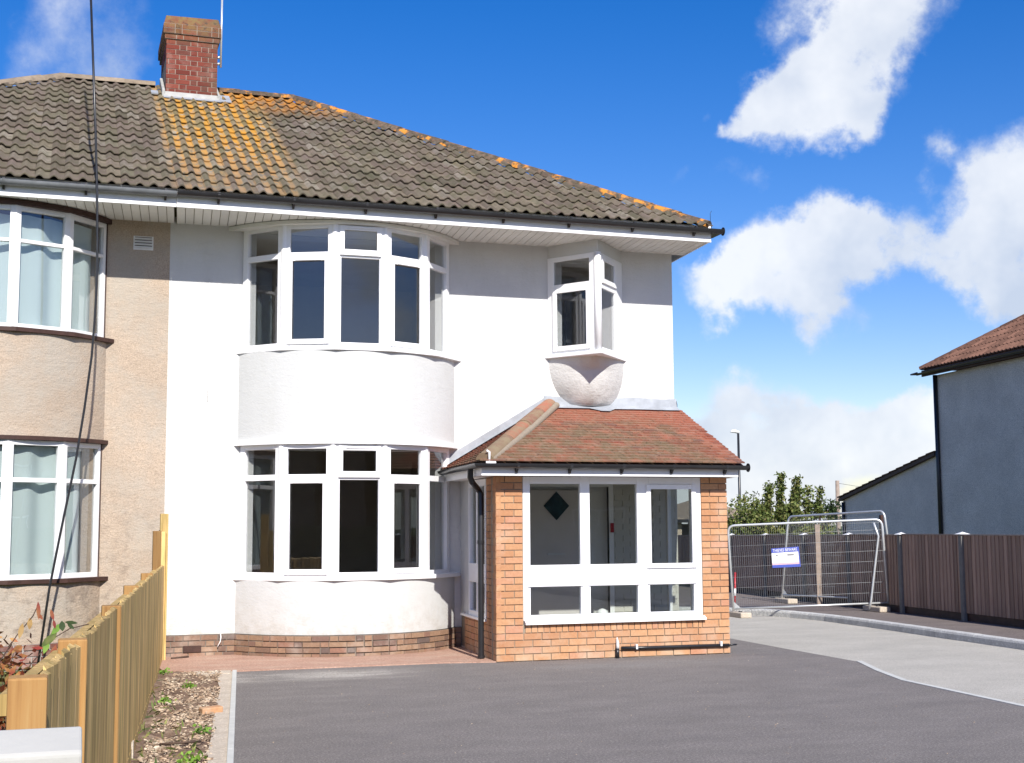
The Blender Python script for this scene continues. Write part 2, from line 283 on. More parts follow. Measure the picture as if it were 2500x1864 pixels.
def hip_mat():
    m, N, L, b = new_mat('hip_tile_lichen'); p = pos_out(N); oi = N.new('ShaderNodeObjectInfo')
    c = ramp(N, L, oi.outputs['Random'], [(0, (.08, .052, .04)), (.5, (.125, .08, .056)), (1, (.17, .115, .08))])
    c = mixc(N, L, ramp(N, L, noise_n(N, L, p, 14, 6, .65), [(.40, (0, 0, 0)), (.6, (.8, .8, .8))]), c, (.035, .035, .02))
    s = N.new('ShaderNodeSeparateXYZ'); L.new(p, s.inputs[0]); mr = N.new('ShaderNodeMapRange'); mr.inputs['From Min'].default_value = 1.9; mr.inputs['From Max'].default_value = 2.6; L.new(s.outputs['X'], mr.inputs['Value'])
    k = ramp(N, L, noise_n(N, L, p, 4.5, 5, .6), [(.53, (0, 0, 0)), (.60, (1, 1, 1))]); mm = N.new('ShaderNodeMath'); mm.operation = 'MULTIPLY'; L.new(mr.outputs[0], mm.inputs[0]); L.new(k, mm.inputs[1])
    c = mixc(N, L, mm.outputs[0], c, (.55, .22, .028))
    c = mixc(N, L, ramp(N, L, noise_n(N, L, p, 9, 4, .6), [(.66, (0, 0, 0)), (.72, (.9, .9, .9))]), c, (.33, .30, .26))
    L.new(c, b.inputs['Base Color']); b.inputs['Roughness'].default_value = .9; bump(N, L, b, noise_n(N, L, p, 60, 5, .7), .6, .005)
    return m
M['hip_tile'] = hip_mat()
M['ridge_tile'] = simple('grey_ridge_tile', (0.255, 0.203, 0.150), .9, .25, 9, .2, bmp=.4, rnd=.2)
def clay_mat(name, fresh):
    m, N, L, b = new_mat(name); p = pos_out(N); oi = N.new('ShaderNodeObjectInfo')
    c = ramp(N, L, oi.outputs['Random'], [(0, (.20, .062, .042)), (.35, (.28, .092, .058)), (.7, (.35, .14, .09)), (1, (.17, .085, .068))])
    if not fresh:
        s = N.new('ShaderNodeSeparateXYZ'); L.new(p, s.inputs[0])
        mr = N.new('ShaderNodeMapRange'); mr.inputs['From Min'].default_value = 16.3; mr.inputs['From Max'].default_value = 15.2; mr.inputs['To Min'].default_value = .15; L.new(s.outputs['Y'], mr.inputs['Value'])
        mx = N.new('ShaderNodeMapRange'); mx.inputs['From Min'].default_value = 7.5; mx.inputs['From Max'].default_value = 7.1; L.new(s.outputs['X'], mx.inputs['Value'])
        k = ramp(N, L, noise_n(N, L, p, 3.2, 7, .68), [(.36, (0, 0, 0)), (.60, (.95, .95, .95))])
        m1 = N.new('ShaderNodeMath'); m1.operation = 'MULTIPLY'; L.new(mr.outputs[0], m1.inputs[0]); L.new(k, m1.inputs[1]); m2 = N.new('ShaderNodeMath'); m2.operation = 'MULTIPLY'; L.new(m1.outputs[0], m2.inputs[0]); L.new(mx.outputs[0], m2.inputs[1])
        c = mixc(N, L, m2.outputs[0], c, (.17, .125, .075))
        c = mixc(N, L, ramp(N, L, noise_n(N, L, p, 15, 5, .66), [(.50, (0, 0, 0)), (.66, (.55, .55, .55))]), c, (.31, .21, .155))
        c = mixc(N, L, ramp(N, L, noise_n(N, L, p, 21, 4, .6), [(.61, (0, 0, 0)), (.70, (.75, .75, .75))]), c, (.07, .055, .035))
    else:
        c = mixc(N, L, ramp(N, L, noise_n(N, L, p, 5, 6, .66), [(.42, (0, 0, 0)), (.6, (.85, .85, .85))]), c, (.25, .19, .12))
        s = N.new('ShaderNodeSeparateXYZ'); L.new(p, s.inputs[0]); mr = N.new('ShaderNodeMapRange'); mr.inputs['From Min'].default_value = 2.8; mr.inputs['From Max'].default_value = 2.4; L.new(s.outputs['Z'], mr.inputs['Value'])
        m1 = N.new('ShaderNodeMath'); m1.operation = 'MULTIPLY'; m1.inputs[1].default_value = .6; L.new(mr.outputs[0], m1.inputs[0])
        c = mixc(N, L, m1.outputs[0], c, (.23, .185, .115))
    L.new(c, b.inputs['Base Color']); b.inputs['Roughness'].default_value = .85; b.inputs['Specular IOR Level'].default_value = .2
    bump(N, L, b, noise_n(N, L, p, 60, 5, .7), .5, .003)
    return m
M['clay'] = clay_mat('clay_plain_tile', False); M['clay_hip'] = clay_mat('clay_hip_tile', True)
M['brown_tile'] = simple('brown_pantile', (0.137, 0.072, 0.052), .85, .3, 9, .2, bmp=.4, rnd=.25)

def wood_mat(name, stops, groove=0, green=True, vert=True):
    m, N, L, b = new_mat(name); p = pos_out(N); oi = N.new('ShaderNodeObjectInfo')
    off = N.new('ShaderNodeVectorMath'); off.operation = 'ADD'; L.new(p, off.inputs[0])
    cmb = N.new('ShaderNodeCombineXYZ'); L.new(oi.outputs['Random'], cmb.inputs[0]); sc_ = N.new('ShaderNodeVectorMath'); sc_.operation = 'SCALE'; sc_.inputs['Scale'].default_value = 30; L.new(cmb.outputs[0], sc_.inputs[0]); L.new(sc_.outputs[0], off.inputs[1])
    g = noise_n(N, L, off.outputs[0], 1, 6, .65, (55, 55, 1.6))
    c = ramp(N, L, g, stops)
    if green:
        c = mixc(N, L, ramp(N, L, noise_n(N, L, off.outputs[0], 1, 5, .6, (9, 9, 1.2)), [(.42, (0, 0, 0)), (.62, (.75, .75, .75))]), c, (.33, .245, .085))
    hs = N.new('ShaderNodeHueSaturation'); mr = N.new('ShaderNodeMapRange'); mr.inputs['To Min'].default_value = .72; mr.inputs['To Max'].default_value = 1.22; L.new(oi.outputs['Random'], mr.inputs['Value']); L.new(mr.outputs[0], hs.inputs['Value']); L.new(c, hs.inputs['Color'])
    L.new(hs.outputs[0], b.inputs['Base Color']); b.inputs['Roughness'].default_value = .75; b.inputs['Specular IOR Level'].default_value = .25
    bump(N, L, b, g, .5, .003)
    return m
M['pine'] = wood_mat('treated_pine_board', [(.25, (.30, .18, .065)), (.5, (.62, .42, .165)), (.75, (.82, .60, .27))])
M['pine_post'] = wood_mat('fresh_pine_post', [(.25, (0.238, 0.119, 0.040)), (.5, (0.317, 0.176, 0.062)), (.75, (0.352, 0.220, 0.088))], green=False)
M['fence_dark'] = wood_mat('dark_stained_board', [(.25, (.22, .135, .10)), (.5, (.33, .22, .165)), (.8, (.45, .33, .26))], green=False)
M['post_concrete'] = simple('concrete_post', (.18, .175, .165), .9, .12, 12, .2, bmp=.3)

def ground_mat(name, stops, scale=3, fine=170, streak=None, bstr=.5, sp=0):
    m, N, L, b = new_mat(name); p = pos_out(N)
    c = ramp(N, L, noise_n(N, L, p, scale, 7, .62, (1, 1.8, 1)), stops)
    mid = tuple(stops[len(stops)//2][1])
    c = mixc(N, L, ramp(N, L, noise_n(N, L, p, fine, 3, .75), [(.33, (.6, .6, .6)), (.5, (0, 0, 0))]), c, tuple(x*.5 for x in mid))
    c = mixc(N, L, ramp(N, L, noise_n(N, L, p, fine*.8, 3, .75), [(.56, (0, 0, 0)), (.70, (.6, .6, .6))]), c, tuple(min(1, x*2.0+.02) for x in mid))
    if streak: c = streak(N, L, p, c)
    if sp:
        for sc_, lo, hi, cl in ((70, .38, .50, .45), (34, .34, .50, .7)):
            c = mixc(N, L, ramp(N, L, noise_n(N, L, p, sc_, 2, .8), [(lo, (sp, sp, sp)), (hi, (0, 0, 0))]), c, tuple(x*cl for x in mid))
        c = mixc(N, L, ramp(N, L, noise_n(N, L, p, 58, 2, .8), [(.54, (0, 0, 0)), (.66, (sp, sp, sp))]), c, tuple(min(1, x*1.7+.02) for x in mid))
    L.new(c, b.inputs['Base Color']); b.inputs['Roughness'].default_value = .88; b.inputs['Specular IOR Level'].default_value = .25
    bump(N, L, b, noise_n(N, L, p, fine, 4, .7), bstr, .006)
    return m
def drive_streaks(N, L, p, c):
    k = ramp(N, L, noise_n(N, L, p, 1, 9, .74, (1.1, 2.6, 1)), [(.52, (0, 0, 0)), (.74, (.35, .35, .35))])
    c = mixc(N, L, k, c, (.33, .30, .28))
    k2 = ramp(N, L, noise_n(N, L, p, 1, 9, .72, (1.3, 2.1, 1)), [(.5, (0, 0, 0)), (.72, (.5, .5, .5))])
    c = mixc(N, L, k2, c, (.13, .118, .12))
    # swept cement dust by the path
    s = N.new('ShaderNodeSeparateXYZ'); L.new(p, s.inputs[0])
    def mr(v, a, b_):
        n = N.new('ShaderNodeMapRange'); n.interpolation_type = 'SMOOTHSTEP'; n.inputs['From Min'].default_value = a; n.inputs['From Max'].default_value = b_; L.new(v, n.inputs['Value']); return n.outputs[0]
    def mul(a, q):
        n = N.new('ShaderNodeMath'); n.operation = 'MULTIPLY'; L.new(a, n.inputs[0]); L.new(q, n.inputs[1]); return n.outputs[0]
    y = mul(mr(s.outputs['Y'], 13.25, 13.75), mr(s.outputs['Y'], 14.45, 14.0)); x = mr(s.outputs['X'], 3.9, 2.9)
    d = ramp(N, L, noise_n(N, L, p, 1, 6, .65, (1.3, 4.6, 1)), [(.38, (0, 0, 0)), (.58, (.9, .9, .9))])
    c = mixc(N, L, mul(mul(y, x), d), c, (.50, .47, .42))
    y = mul(mr(s.outputs['Y'], 13.3, 13.6), mr(s.outputs['Y'], 14.2, 13.8)); x = mul(mr(s.outputs['X'], 4.6, 5.2), mr(s.outputs['X'], 8, 6.5))
    return mixc(N, L, mul(mul(y, x), d), c, (.24, .23, .22))
M['tarmac'] = ground_mat('driveway_tarmac', [(.3, (.165, .150, .140)), (.5, (.201, .182, .170)), (.7, (.243, .220, .205))], 1.4, 150, drive_streaks, .9, .75)
M['road'] = ground_mat('road_asphalt', [(.3, (0.363, 0.347, 0.308)), (.5, (0.418, 0.396, 0.352)), (.7, (0.473, 0.451, 0.402))], 1.1, 140, None, .5, .4)
M['pave'] = ground_mat('pavement_tarmac', [(.3, (0.142, 0.119, 0.112)), (.5, (0.176, 0.149, 0.138)), (.7, (0.216, 0.182, 0.169))], 1.5, 140, None, .5, .6)
M['path'] = ground_mat('red_path_concrete', [(.3, (0.353, 0.201, 0.147)), (.5, (0.412, 0.260, 0.196)), (.7, (0.470, 0.343, 0.265))], 2.2, 70, None, .5, .4)
M['concrete'] = ground_mat('grey_concrete', [(.3, (0.432, 0.372, 0.300)), (.5, (0.492, 0.426, 0.348)), (.7, (0.552, 0.492, 0.414))], 3, 60, None, .3)
M['kerb'] = ground_mat('kerb_concrete', [(.3, (0.414, 0.414, 0.402)), (.5, (0.494, 0.494, 0.483)), (.7, (0.575, 0.575, 0.552))], 4, 60, None, .3)
M['edging'] = simple('edging_stone', (.51, .515, .49), .8, .08, 9, .2, bmp=.3)
M['earth'] = ground_mat('dry_earth', [(.3, (0.094, 0.056, 0.040)), (.5, (0.175, 0.115, 0.080)), (.7, (0.338, 0.250, 0.181))], 5.5, 60, None, 1.0)
M['lawn'] = ground_mat('rough_lawn', [(.3, (0.046, 0.065, 0.021)), (.5, (0.078, 0.098, 0.033)), (.7, (0.143, 0.130, 0.058))], 1.5, 60, None, 1.0)
M['coping'] = simple('cast_stone_coping', (0.420, 0.415, 0.389), .8, .05, 5, .2, bmp=.35, bscale=40)

def leaf_mat(name, stops, tr=.25):
    m, N, L, b = new_mat(name); p = pos_out(N)
    c = ramp(N, L, noise_n(N, L, p, 7, 3, .8), stops)
    a = N.new('ShaderNodeAttribute'); a.attribute_name = 'tint'
    c = mixc(N, L, .0, c, c) if False else c
    hs = N.new('ShaderNodeHueSaturation'); L.new(c, hs.inputs['Color']); mr = N.new('ShaderNodeMapRange'); mr.inputs['To Min'].default_value = .45; mr.inputs['To Max'].default_value = 1.6; L.new(a.outputs['Fac'], mr.inputs['Value']); L.new(mr.outputs[0], hs.inputs['Value'])
    L.new(hs.outputs[0], b.inputs['Base Color']); b.inputs['Roughness'].default_value = .6; b.inputs['Specular IOR Level'].default_value = .25
    out = N['Material Output']; t = N.new('ShaderNodeBsdfTranslucent'); L.new(hs.outputs[0], t.inputs[0]); mx = N.new('ShaderNodeMixShader'); mx.inputs[0].default_value = tr
    L.new(b.outputs[0], mx.inputs[1]); L.new(t.outputs[0], mx.inputs[2]); L.new(mx.outputs[0], out.inputs[0])
    return m
M['leaf_green'] = leaf_mat('green_leaf', [(.3, (.05, .085, .022)), (.48, (.105, .14, .035)), (.58, (.20, .21, .065)), (.68, (.26, .20, .09)), (.78, (.16, .09, .045))])
M['leaf_dark'] = leaf_mat('dark_leaf', [(.3, (.02, .045, .015)), (.6, (.05, .08, .025))])
M['leaf_red'] = leaf_mat('autumn_leaf', [(.28, (.15, .02, .02)), (.44, (.24, .045, .03)), (.54, (.28, .10, .04)), (.64, (.34, .20, .07)), (.72, (.12, .13, .03))])
M['leaf_brown'] = leaf_mat('dry_leaf', [(.3, (.16, .09, .03)), (.5, (.40, .25, .09)), (.7, (.50, .36, .17))])
M['leaf_fresh'] = leaf_mat('fresh_leaf', [(.3, (.10, .22, .03)), (.7, (.26, .40, .07))])
M['wire'] = simple('thin_galvanised_wire', (.30, .31, .32), .6, .1, 9, .3)
M['bark'] = simple('bark', (.09, .06, .045), .9, .3, 15, .2, bmp=.5)
M['chip'] = leaf_mat('litter_chip', [(.25, (0.088, 0.050, 0.035)), (.42, (0.250, 0.169, 0.112)), (.55, (0.400, 0.312, 0.225)), (.75, (0.550, 0.488, 0.400))], .02)

def cloth_mat():
    m, N, L, b = new_mat('pale_net_curtain'); b.inputs['Base Color'].default_value = (.64, .74, .73, 1); b.inputs['Roughness'].default_value = .9
    b.inputs['Specular IOR Level'].default_value = .1; return m
M['curtain'] = cloth_mat()

# ------------------------------------------------------------------ helpers
class MB:
    def __init__(s): s.v = []; s.f = []; s.sm = False
    def quad(s, a, b, c, d):
        n = len(s.v); s.v += [a, b, c, d]; s.f.append((n, n+1, n+2, n+3)); return s
    def poly(s, pts):
        n = len(s.v); s.v += pts; s.f.append(tuple(range(n, n+len(pts)))); return s
    def box(s, x0, x1, y0, y1, z0, z1):
        return s.obox((x0, y0, z0), (x1-x0, 0, 0), (0, y1-y0, 0), (0, 0, z1-z0))
    def obox(s, o, u, v, w_):
        o, u, v, w_ = (Vector(q) for q in (o, u, v, w_)); n = len(s.v)
        s.v += [o, o+u, o+u+v, o+v, o+w_, o+u+w_, o+u+v+w_, o+v+w_]
        fs = [(0, 3, 2, 1), (4, 5, 6, 7), (0, 1, 5, 4), (1, 2, 6, 5), (2, 3, 7, 6), (3, 0, 4, 7)]
        if u.cross(v).dot(w_) < 0: fs = [f[::-1] for f in fs]
        s.f += [tuple(n+i for i in f) for f in fs]; return s
    def prism(s, pts, w_):     # polygon (3-D points) extruded along w_
        w_ = Vector(w_); n = len(s.v); k = len(pts); pts = [Vector(p) for p in pts]
        nr = Vector((0, 0, 0))
        for i in range(k): nr += pts[i].cross(pts[(i+1) % k])
        if nr.dot(w_) < 0: pts = pts[::-1]
        s.v += pts+[p+w_ for p in pts]
        s.f.append(tuple(range(n+k-1, n-1, -1))); s.f.append(tuple(range(n+k, n+2*k)))
        for i in range(k):
            j = (i+1) % k; s.f.append((n+i, n+j, n+k+j, n+k+i))
        return s
    def tube(s, path, r, seg=10, cap=True):
        path = [Vector(p) for p in path]; n0 = len(s.v); prev = None
        for i, p in enumerate(path):
            t = (path[min(i+1, len(path)-1)]-path[max(i-1, 0)]).normalized()
            if prev is None: a = t.cross(Vector((0, 0, 1))); a = a.normalized() if a.length > .05 else Vector((1, 0, 0))
            else: a = (prev-t*prev.dot(t)).normalized()
            prev = a; b = t.cross(a); rr = r[i] if isinstance(r, (list, tuple)) else r
            s.v += [p+a*(rr*math.cos(q*2*math.pi/seg))+b*(rr*math.sin(q*2*math.pi/seg)) for q in range(seg)]
        for i in range(len(path)-1):
            for q in range(seg):
                q2 = (q+1) % seg; s.f.append((n0+i*seg+q, n0+i*seg+q2, n0+(i+1)*seg+q2, n0+(i+1)*seg+q))
        if cap:
            s.f.append(tuple(n0+q for q in range(seg))[::-1]); e = n0+(len(path)-1)*seg; s.f.append(tuple(e+q for q in range(seg)))
        s.sm = True; return s
    def sweep(s, path, prof, cap=False):   # prof: list of (side, up); side is to the right of the path
        path = [Vector(p) for p in path]; n0 = len(s.v); k = len(prof)
        for i, p in enumerate(path):
            t0 = (path[i]-path[i-1]).normalized() if i else None; t1 = (path[i+1]-path[i]).normalized() if i < len(path)-1 else None
            t = ((t0 or t1)+(t1 or t0)).normalized(); side = t.cross(Vector((0, 0, 1))).normalized()
            sc_ = 1/max(.3, (t.dot(t0) if t0 else 1))
            s.v += [p+side*(a*sc_)+Vector((0, 0, b)) for a, b in prof]
        for i in range(len(path)-1):
            for q in range(k-1): s.f.append((n0+i*k+q, n0+i*k+q+1, n0+(i+1)*k+q+1, n0+(i+1)*k+q))
        return s
    def mesh(s, name):
        me = bpy.data.meshes.new(name); me.from_pydata([tuple(p) for p in s.v], [], s.f); me.update()
        if s.sm:
            me.polygons.foreach_set('use_smooth', [True]*len(me.polygons))
        return me
def auto_smooth(me, ang=35):
    me.polygons.foreach_set('use_smooth', [True]*len(me.polygons)); 
    try: me.set_sharp_from_angle(angle=R(ang))
    except Exception: pass
def link(name, me, mat, parent=None, loc=None, bevel=0):
    o = bpy.data.objects.new(name, me); col.objects.link(o)
    if mat is not None and not me.materials: me.materials.append(mat)
    if parent is not None:
        o.parent = parent; o['_'] = 1; del o['_']
        base = wloc(parent)
        l = Vector(loc) if loc else Vector((0, 0, 0)); o.location = l-base
    elif loc: o.location = loc
    if bevel:
        b = o.modifiers.new('bevel', 'BEVEL'); b.width = bevel; b.segments = 2; b.limit_method = 'ANGLE'; b.angle_limit = R(40)
    return o
WL = {}
def wloc(o):
    l = Vector(o.location)
    while o.parent is not None: o = o.parent; l += Vector(o.location)
    return l
def part(name, mb, mat, parent, bevel=0, smooth=0, label=None):
    me = mb.mesh(name)
    if smooth: auto_smooth(me, smooth)
    o = link(name, me, M[mat] if isinstance(mat, str) else mat, parent, (0, 0, 0), bevel)
    if label: o['label'] = label
    return o
def thing(name, loc, label, cat, group=None):
    o = bpy.data.objects.new(name, None); o.empty_display_size = .2; col.objects.link(o); o.location = loc; o['label'] = label; o['category'] = cat
    if group: o['group'] = group
    return o
def solo(name, mb, mat, label, cat, group=None, bevel=0, smooth=0, kind=None):
    me = mb.mesh(name)
    if smooth: auto_smooth(me, smooth)
    o = link(name, me, M[mat], None, None, bevel); o['label'] = label; o['category'] = cat
    if group: o['group'] = group
    if kind: o['kind'] = kind
    return o
def struct(name, mb, mat, bevel=0):
    o = link(name, mb.mesh(name), M[mat], None, None, bevel); o['kind'] = 'structure'; return o
SK = R(4.55)                       # the houses' side walls run off square by this much
def dvec(l, a=SK): return Vector((math.sin(a)*l, math.cos(a)*l, 0))
def arc(xc, w_, b, n, Y):
    Rr = (w_*w_+b*b)/(2*b); a = math.asin(w_/Rr)
    return [(xc+Rr*math.sin(-a+2*a*i/n), Y-(Rr*math.cos(-a+2*a*i/n)-(Rr-b))) for i in range(n+1)]
YF = 16.4

# ------------------------------------------------------------------ ground
g = MB(); g.quad((-600, -600, -.08), (600, -600, -.08), (600, 900, -.08), (-600, 900, -.08)); struct('ground', g, 'lawn')
bound = [(7.30, -12), (7.42, 6), (7.504, 9.38), (7.684, 11.36), (7.95, 12.2), (8.30, 13.11), (8.40, 15.41), (8.44, 16.27), (8.45, 30)]
left = [(-1.35, -12), (.62, 5.3), (1.07, 8.96), (1.753, 14.53)]
g = MB()
g.prism([(x, y, -.05) for x, y in left]+[(4.0, 14.56, -.05), (4.58, 14.44, -.05), (7.46, 14.43, -.05), (8.35, 14.43, -.05), (8.30, 13.11, -.05), (7.95, 12.2, -.05), (7.684, 11.36, -.05), (7.504, 9.38, -.05), (7.42, 6, -.05), (7.30, -12, -.05)], (0, 0, .05))
g.prism([(7.46, 14.434, -.05), (8.35, 14.434, -.05), (8.40, 15.41, -.05), (8.44, 16.27, -.05), (8.45, 30, -.05), (7.5, 30, -.05)], (0, 0, .048))
struct('driveway', g, 'tarmac')
KB = [(10.3, -12), (10.45, 3), (10.62, 9), (10.86, 12.4), (10.952, 13.65), (11.037, 14.52), (11.092, 15.43), (11.183, 16.2), (11.31, 17.72), (11.36, 18.8), (11.30, 19.6), (11.15, 20.3), (10.85, 20.9), (10.3, 21.4), (9.3, 21.9), (7.6, 22.2)]
g = MB()
pts = [(x+.004, y, -.045) for x, y in bound[:8]]+[(8.45, 22.3, -.045)]+[(x, y, -.045) for x, y in KB[::-1][1:]]
g.poly(pts); g.f[-1] = g.f[-1][::-1]
g.v = [Vector(v)+Vector((0, 0, .03)) for v in g.v]
struct('road', g, 'road')
g = MB()
for a, b in zip(bound[5::-1][:-1], bound[4::-1]):
    A, B = Vector((*a, 0)), Vector((*b, 0)); t = (B-A).normalized(); n = Vector((-t.y, t.x, 0))
    g.obox(A-n*0.0+Vector((0, 0, -.04)), B-A, n*(-.065 if n.x < 0 else .065), (0, 0, .046))
struct('flush_kerb_line', g, 'edging')
# pavement behind the kerb
g = MB(); W = .125
kin = []
for i, (x, y) in enumerate(KB):
    a = Vector(KB[max(i-1, 0)]); b = Vector(KB[min(i+1, len(KB)-1)]); t = (b-a).normalized(); kin.append((x+t.y*W, y-t.x*W))
pts = [(x, y, .03) for x, y in kin]+[(7.6, 40, .03), (16.5, 40, .03), (13.0, 20.4, .03), (12.5, 16.5, .03), (11.9, 9, .03), (11.4, -12, .03)]
g.poly(pts)
g.v = [Vector(v)+Vector((0, 0, .055)) for v in g.v]
nr = sum(((Vector(g.v[i]).cross(Vector(g.v[(i+1) % len(g.v)]))).z for i in range(len(g.v))))
if nr < 0: g.f[-1] = g.f[-1][::-1]
g.prism([(x, y, -.07) for x, y, z in [(*q, 0) for q in kin]]+[(7.6, 40, -.07), (16.5, 40, -.07), (13.0, 20.4, -.07), (12.5, 16.5, -.07), (11.9, 9, -.07), (11.4, -12, -.07)], (0, 0, .15))
struct('pavement', g, 'pave')
# kerb of separate stones
kerb = thing('kerb', (11, 13, 0), 'grey concrete kerb of separate stones between the road and the dark pavement', 'kerb')
P = [Vector((x, y, 0)) for x, y in KB]; cum = [0]
for a, b in zip(P, P[1:]): cum.append(cum[-1]+(b-a).length)
def at(s_):
    for i in range(len(P)-1):
        if s_ <= cum[i+1] or i == len(P)-2: t = (s_-cum[i])/(cum[i+1]-cum[i]); return P[i].lerp(P[i+1], t)
s0 = .2
while s0 < cum[-1]-1:
    l = .915 if at(s0).y < 17.5 else .45
    a, b = at(s0+.004), at(s0+l-.004); t = (b-a).normalized(); n = Vector((t.y, -t.x, 0))
    k = MB(); z1 = .092+random.uniform(-.002, .002)
    prof = [(0, -.07), (0, z1-.035), (.012, z1-.01), (.03, z1), (W, z1), (W, -.07)]
    k.prism([a+n*p+Vector((0, 0, q)) for p, q in prof], b-a)
    if a.y > 4: part('kerbstone', k, 'kerb', kerb)
    s0 += l
# path in front of the house
g = MB()
pp = [(.95, 16.6), (1.02, 14.86), (1.30, 14.62), (1.70, 14.60), (1.753, 14.533), (4.0, 14.563), (4.58, 14.445), (4.57, 14.5), (4.75, 16.6)]
g.prism([(x, y, -.05) for x, y in pp], (0, 0, .062)); struct('path', g, 'path')
# concrete strip with edging stones at the drive's left
g = MB()
e0 = [(-.05, 0), (.62, 5.3), (1.07, 8.96), (1.753, 14.53)]
def lx(y):    # left edge of the drive
    for (xa, ya), (xb, yb) in zip(left, left[1:]):
        if ya <= y <= yb: return xa+(xb-xa)*(y-ya)/(yb-ya)
ys = [3.0+.5*i for i in range(23)]+[14.52]
pl = [(lx(y)-.045, y) for y in ys]; pr_ = [(lx(y)-.045-.12-.05*noise.noise(Vector((y*.9, 0, 3)))-(.0 if y < 13 else .1*(14.5-y) if y < 14.5 else 0)*0, y) for y in ys]
g.prism([(x, y, -.06) for x, y in pl]+[(x, y, -.06) for x, y in pr_[::-1]], (0, 0, .068))
struct('concrete_haunch', g, 'concrete')
ed = thing('edging_kerb', (1.4, 12, 0), 'narrow pale edging stones along the left side of the tarmac drive', 'edging')
y = 3.0
while y < 14.4:
    y2 = min(y+.915, 14.53); k = MB(); k.obox((lx(y)-.045, y+.003, -.05), (lx(y2)-lx(y), y2-y-.006, 0), (.045, 0, 0), (0, 0, .072))
    part('edging_stone', k, 'edging', ed, .004); y = y2
g = MB(); g.prism([(1.325, 14.35, -.05), (1.66, 14.30, -.05), (1.70, 14.59, -.05), (1.32, 14.61, -.05)], (0, 0, .064)); struct('concrete_pad', g, 'concrete')
# dug over bed between fence and drive : relief mesh
g = MB(); nx, ny = 26, 150
for j in range(ny+1):
    y = 3.2+(14.8-3.2)*j/ny; xa = .46+(y-9.18)*.0985-.1; xb = lx(min(y, 14.52))-.13
    for i in range(nx+1):
        x = xa+(xb-xa)*i/nx; h = .035*noise.noise(Vector((x*3, y*3, 0)))+.022*noise.noise(Vector((x*9, y*9, 4)))+.012*noise.noise(Vector((x*26, y*26, 9)))
        g.v.append((x, y, -.008+h))
for j in range(ny):
    for i in range(nx): a = j*(nx+1)+i; g.f.append((a, a+1, a+nx+2, a+nx+1))
g.sm = True; struct('soil_bed', g, 'earth')
g = MB(); g.prism([(-8, 3.2, -.079), (.0, 3.2, -.079), (1.3, 16.5, -.079), (-8, 16.5, -.079)], (0, 0, .06)); struct('neighbour_garden', g, 'lawn')

# litter on the bed (uncountable): one mesh of chips and stones
def chips(n, area, smin, smax, zf, flat=.45):
    V = []; F = []; T = []
    for _ in range(n):
        x, y = area(); s_ = random.uniform(smin, smax); z = zf(x, y); k = random.choice((4, 5, 6)); a0 = random.uniform(0, 6.28); t = random.random(); n0 = len(V)
        tx, ty = random.uniform(-.35, .35), random.uniform(-.35, .35)
        ring = []
        for q in range(k):
            a = a0+q*6.283/k; rr = s_*random.uniform(.6, 1.1); ring.append((rr*math.cos(a), rr*math.sin(a)*random.uniform(.5, 1)))
        for (a, b) in ring: V.append((x+a, y+b, z+a*tx+b*ty))
        for (a, b) in ring: V.append((x+a*.8, y+b*.8, z+a*tx+b*ty+s_*flat))
        F.append(tuple(range(n0+k, n0+2*k)))
        for q in range(k): F.append((n0+q, n0+(q+1) % k, n0+k+(q+1) % k, n0+k+q))
        T += [t]*(2*k)
    me = bpy.data.meshes.new('chips'); me.from_pydata(V, [], F); at_ = me.attributes.new('tint', 'FLOAT', 'POINT'); at_.data.foreach_set('value', T); return me
def bed_area():
    while True:
        y = 5+9.6*random.random(); xa = .50+(y-9.18)*.0985; xb = lx(min(y, 14.5))-.17+.03*random.random(); x = xa+(xb-xa)*random.random()
        if noise.noise(Vector((x*4.5, y*3.2, 1.7)))+.35*noise.noise(Vector((x*13, y*11, 5))) > random.uniform(-.35, .3): return x, y
me = chips(6500, bed_area, .003, .016, lambda x, y: random.uniform(-.005, .02)); o = link('soil_litter', me, M['chip']); o['kind'] = 'stuff'; o['label'] = 'loose stones, leaf litter and rubble lying on the bed beside the drive'; o['category'] = 'litter'

me = chips(450, lambda: (random.uniform(1.2, 8.0), 14.4-9*random.random()**1.5), .002, .006, lambda x, y: .001, .6); o = link('loose_grit', me, M['chip']); o['kind'] = 'stuff'; o['label'] = 'fine loose grit strewn over the dark tarmac drive'; o['category'] = 'grit'
def leaves(n, pos, size, up=.5, asp=.6):
    V = []; F = []; T = []
    for i in range(n):
        p = Vector(pos()); s_ = size*random.uniform(.6, 1.3)
        d = Vector((random.gauss(0, 1), random.gauss(0, 1), random.gauss(0, 1)+up)).normalized(); a = d.orthogonal().normalized(); a = Matrix.Rotation(random.uniform(0, 6.28), 3, d) @ a; b = d.cross(a)
        n0 = len(V); V += [p-a*s_, p+b*s_*asp, p+a*s_, p-b*s_*asp]; F.append((n0, n0+1, n0+2, n0+3)); T += [random.random()]*4
    me = bpy.data.meshes.new('leaves'); me.from_pydata([tuple(v) for v in V], [], F); at_ = me.attributes.new('tint', 'FLOAT', 'POINT'); at_.data.foreach_set('value', T); return me
me = chips(170, bed_area, .015, .042, lambda x, y: random.uniform(-.005, .012), .3); o = link('rubble', me, M['chip']); o['kind'] = 'stuff'; o['label'] = 'larger pale stones scattered over the soil bed beside the drive'; o['category'] = 'stones'
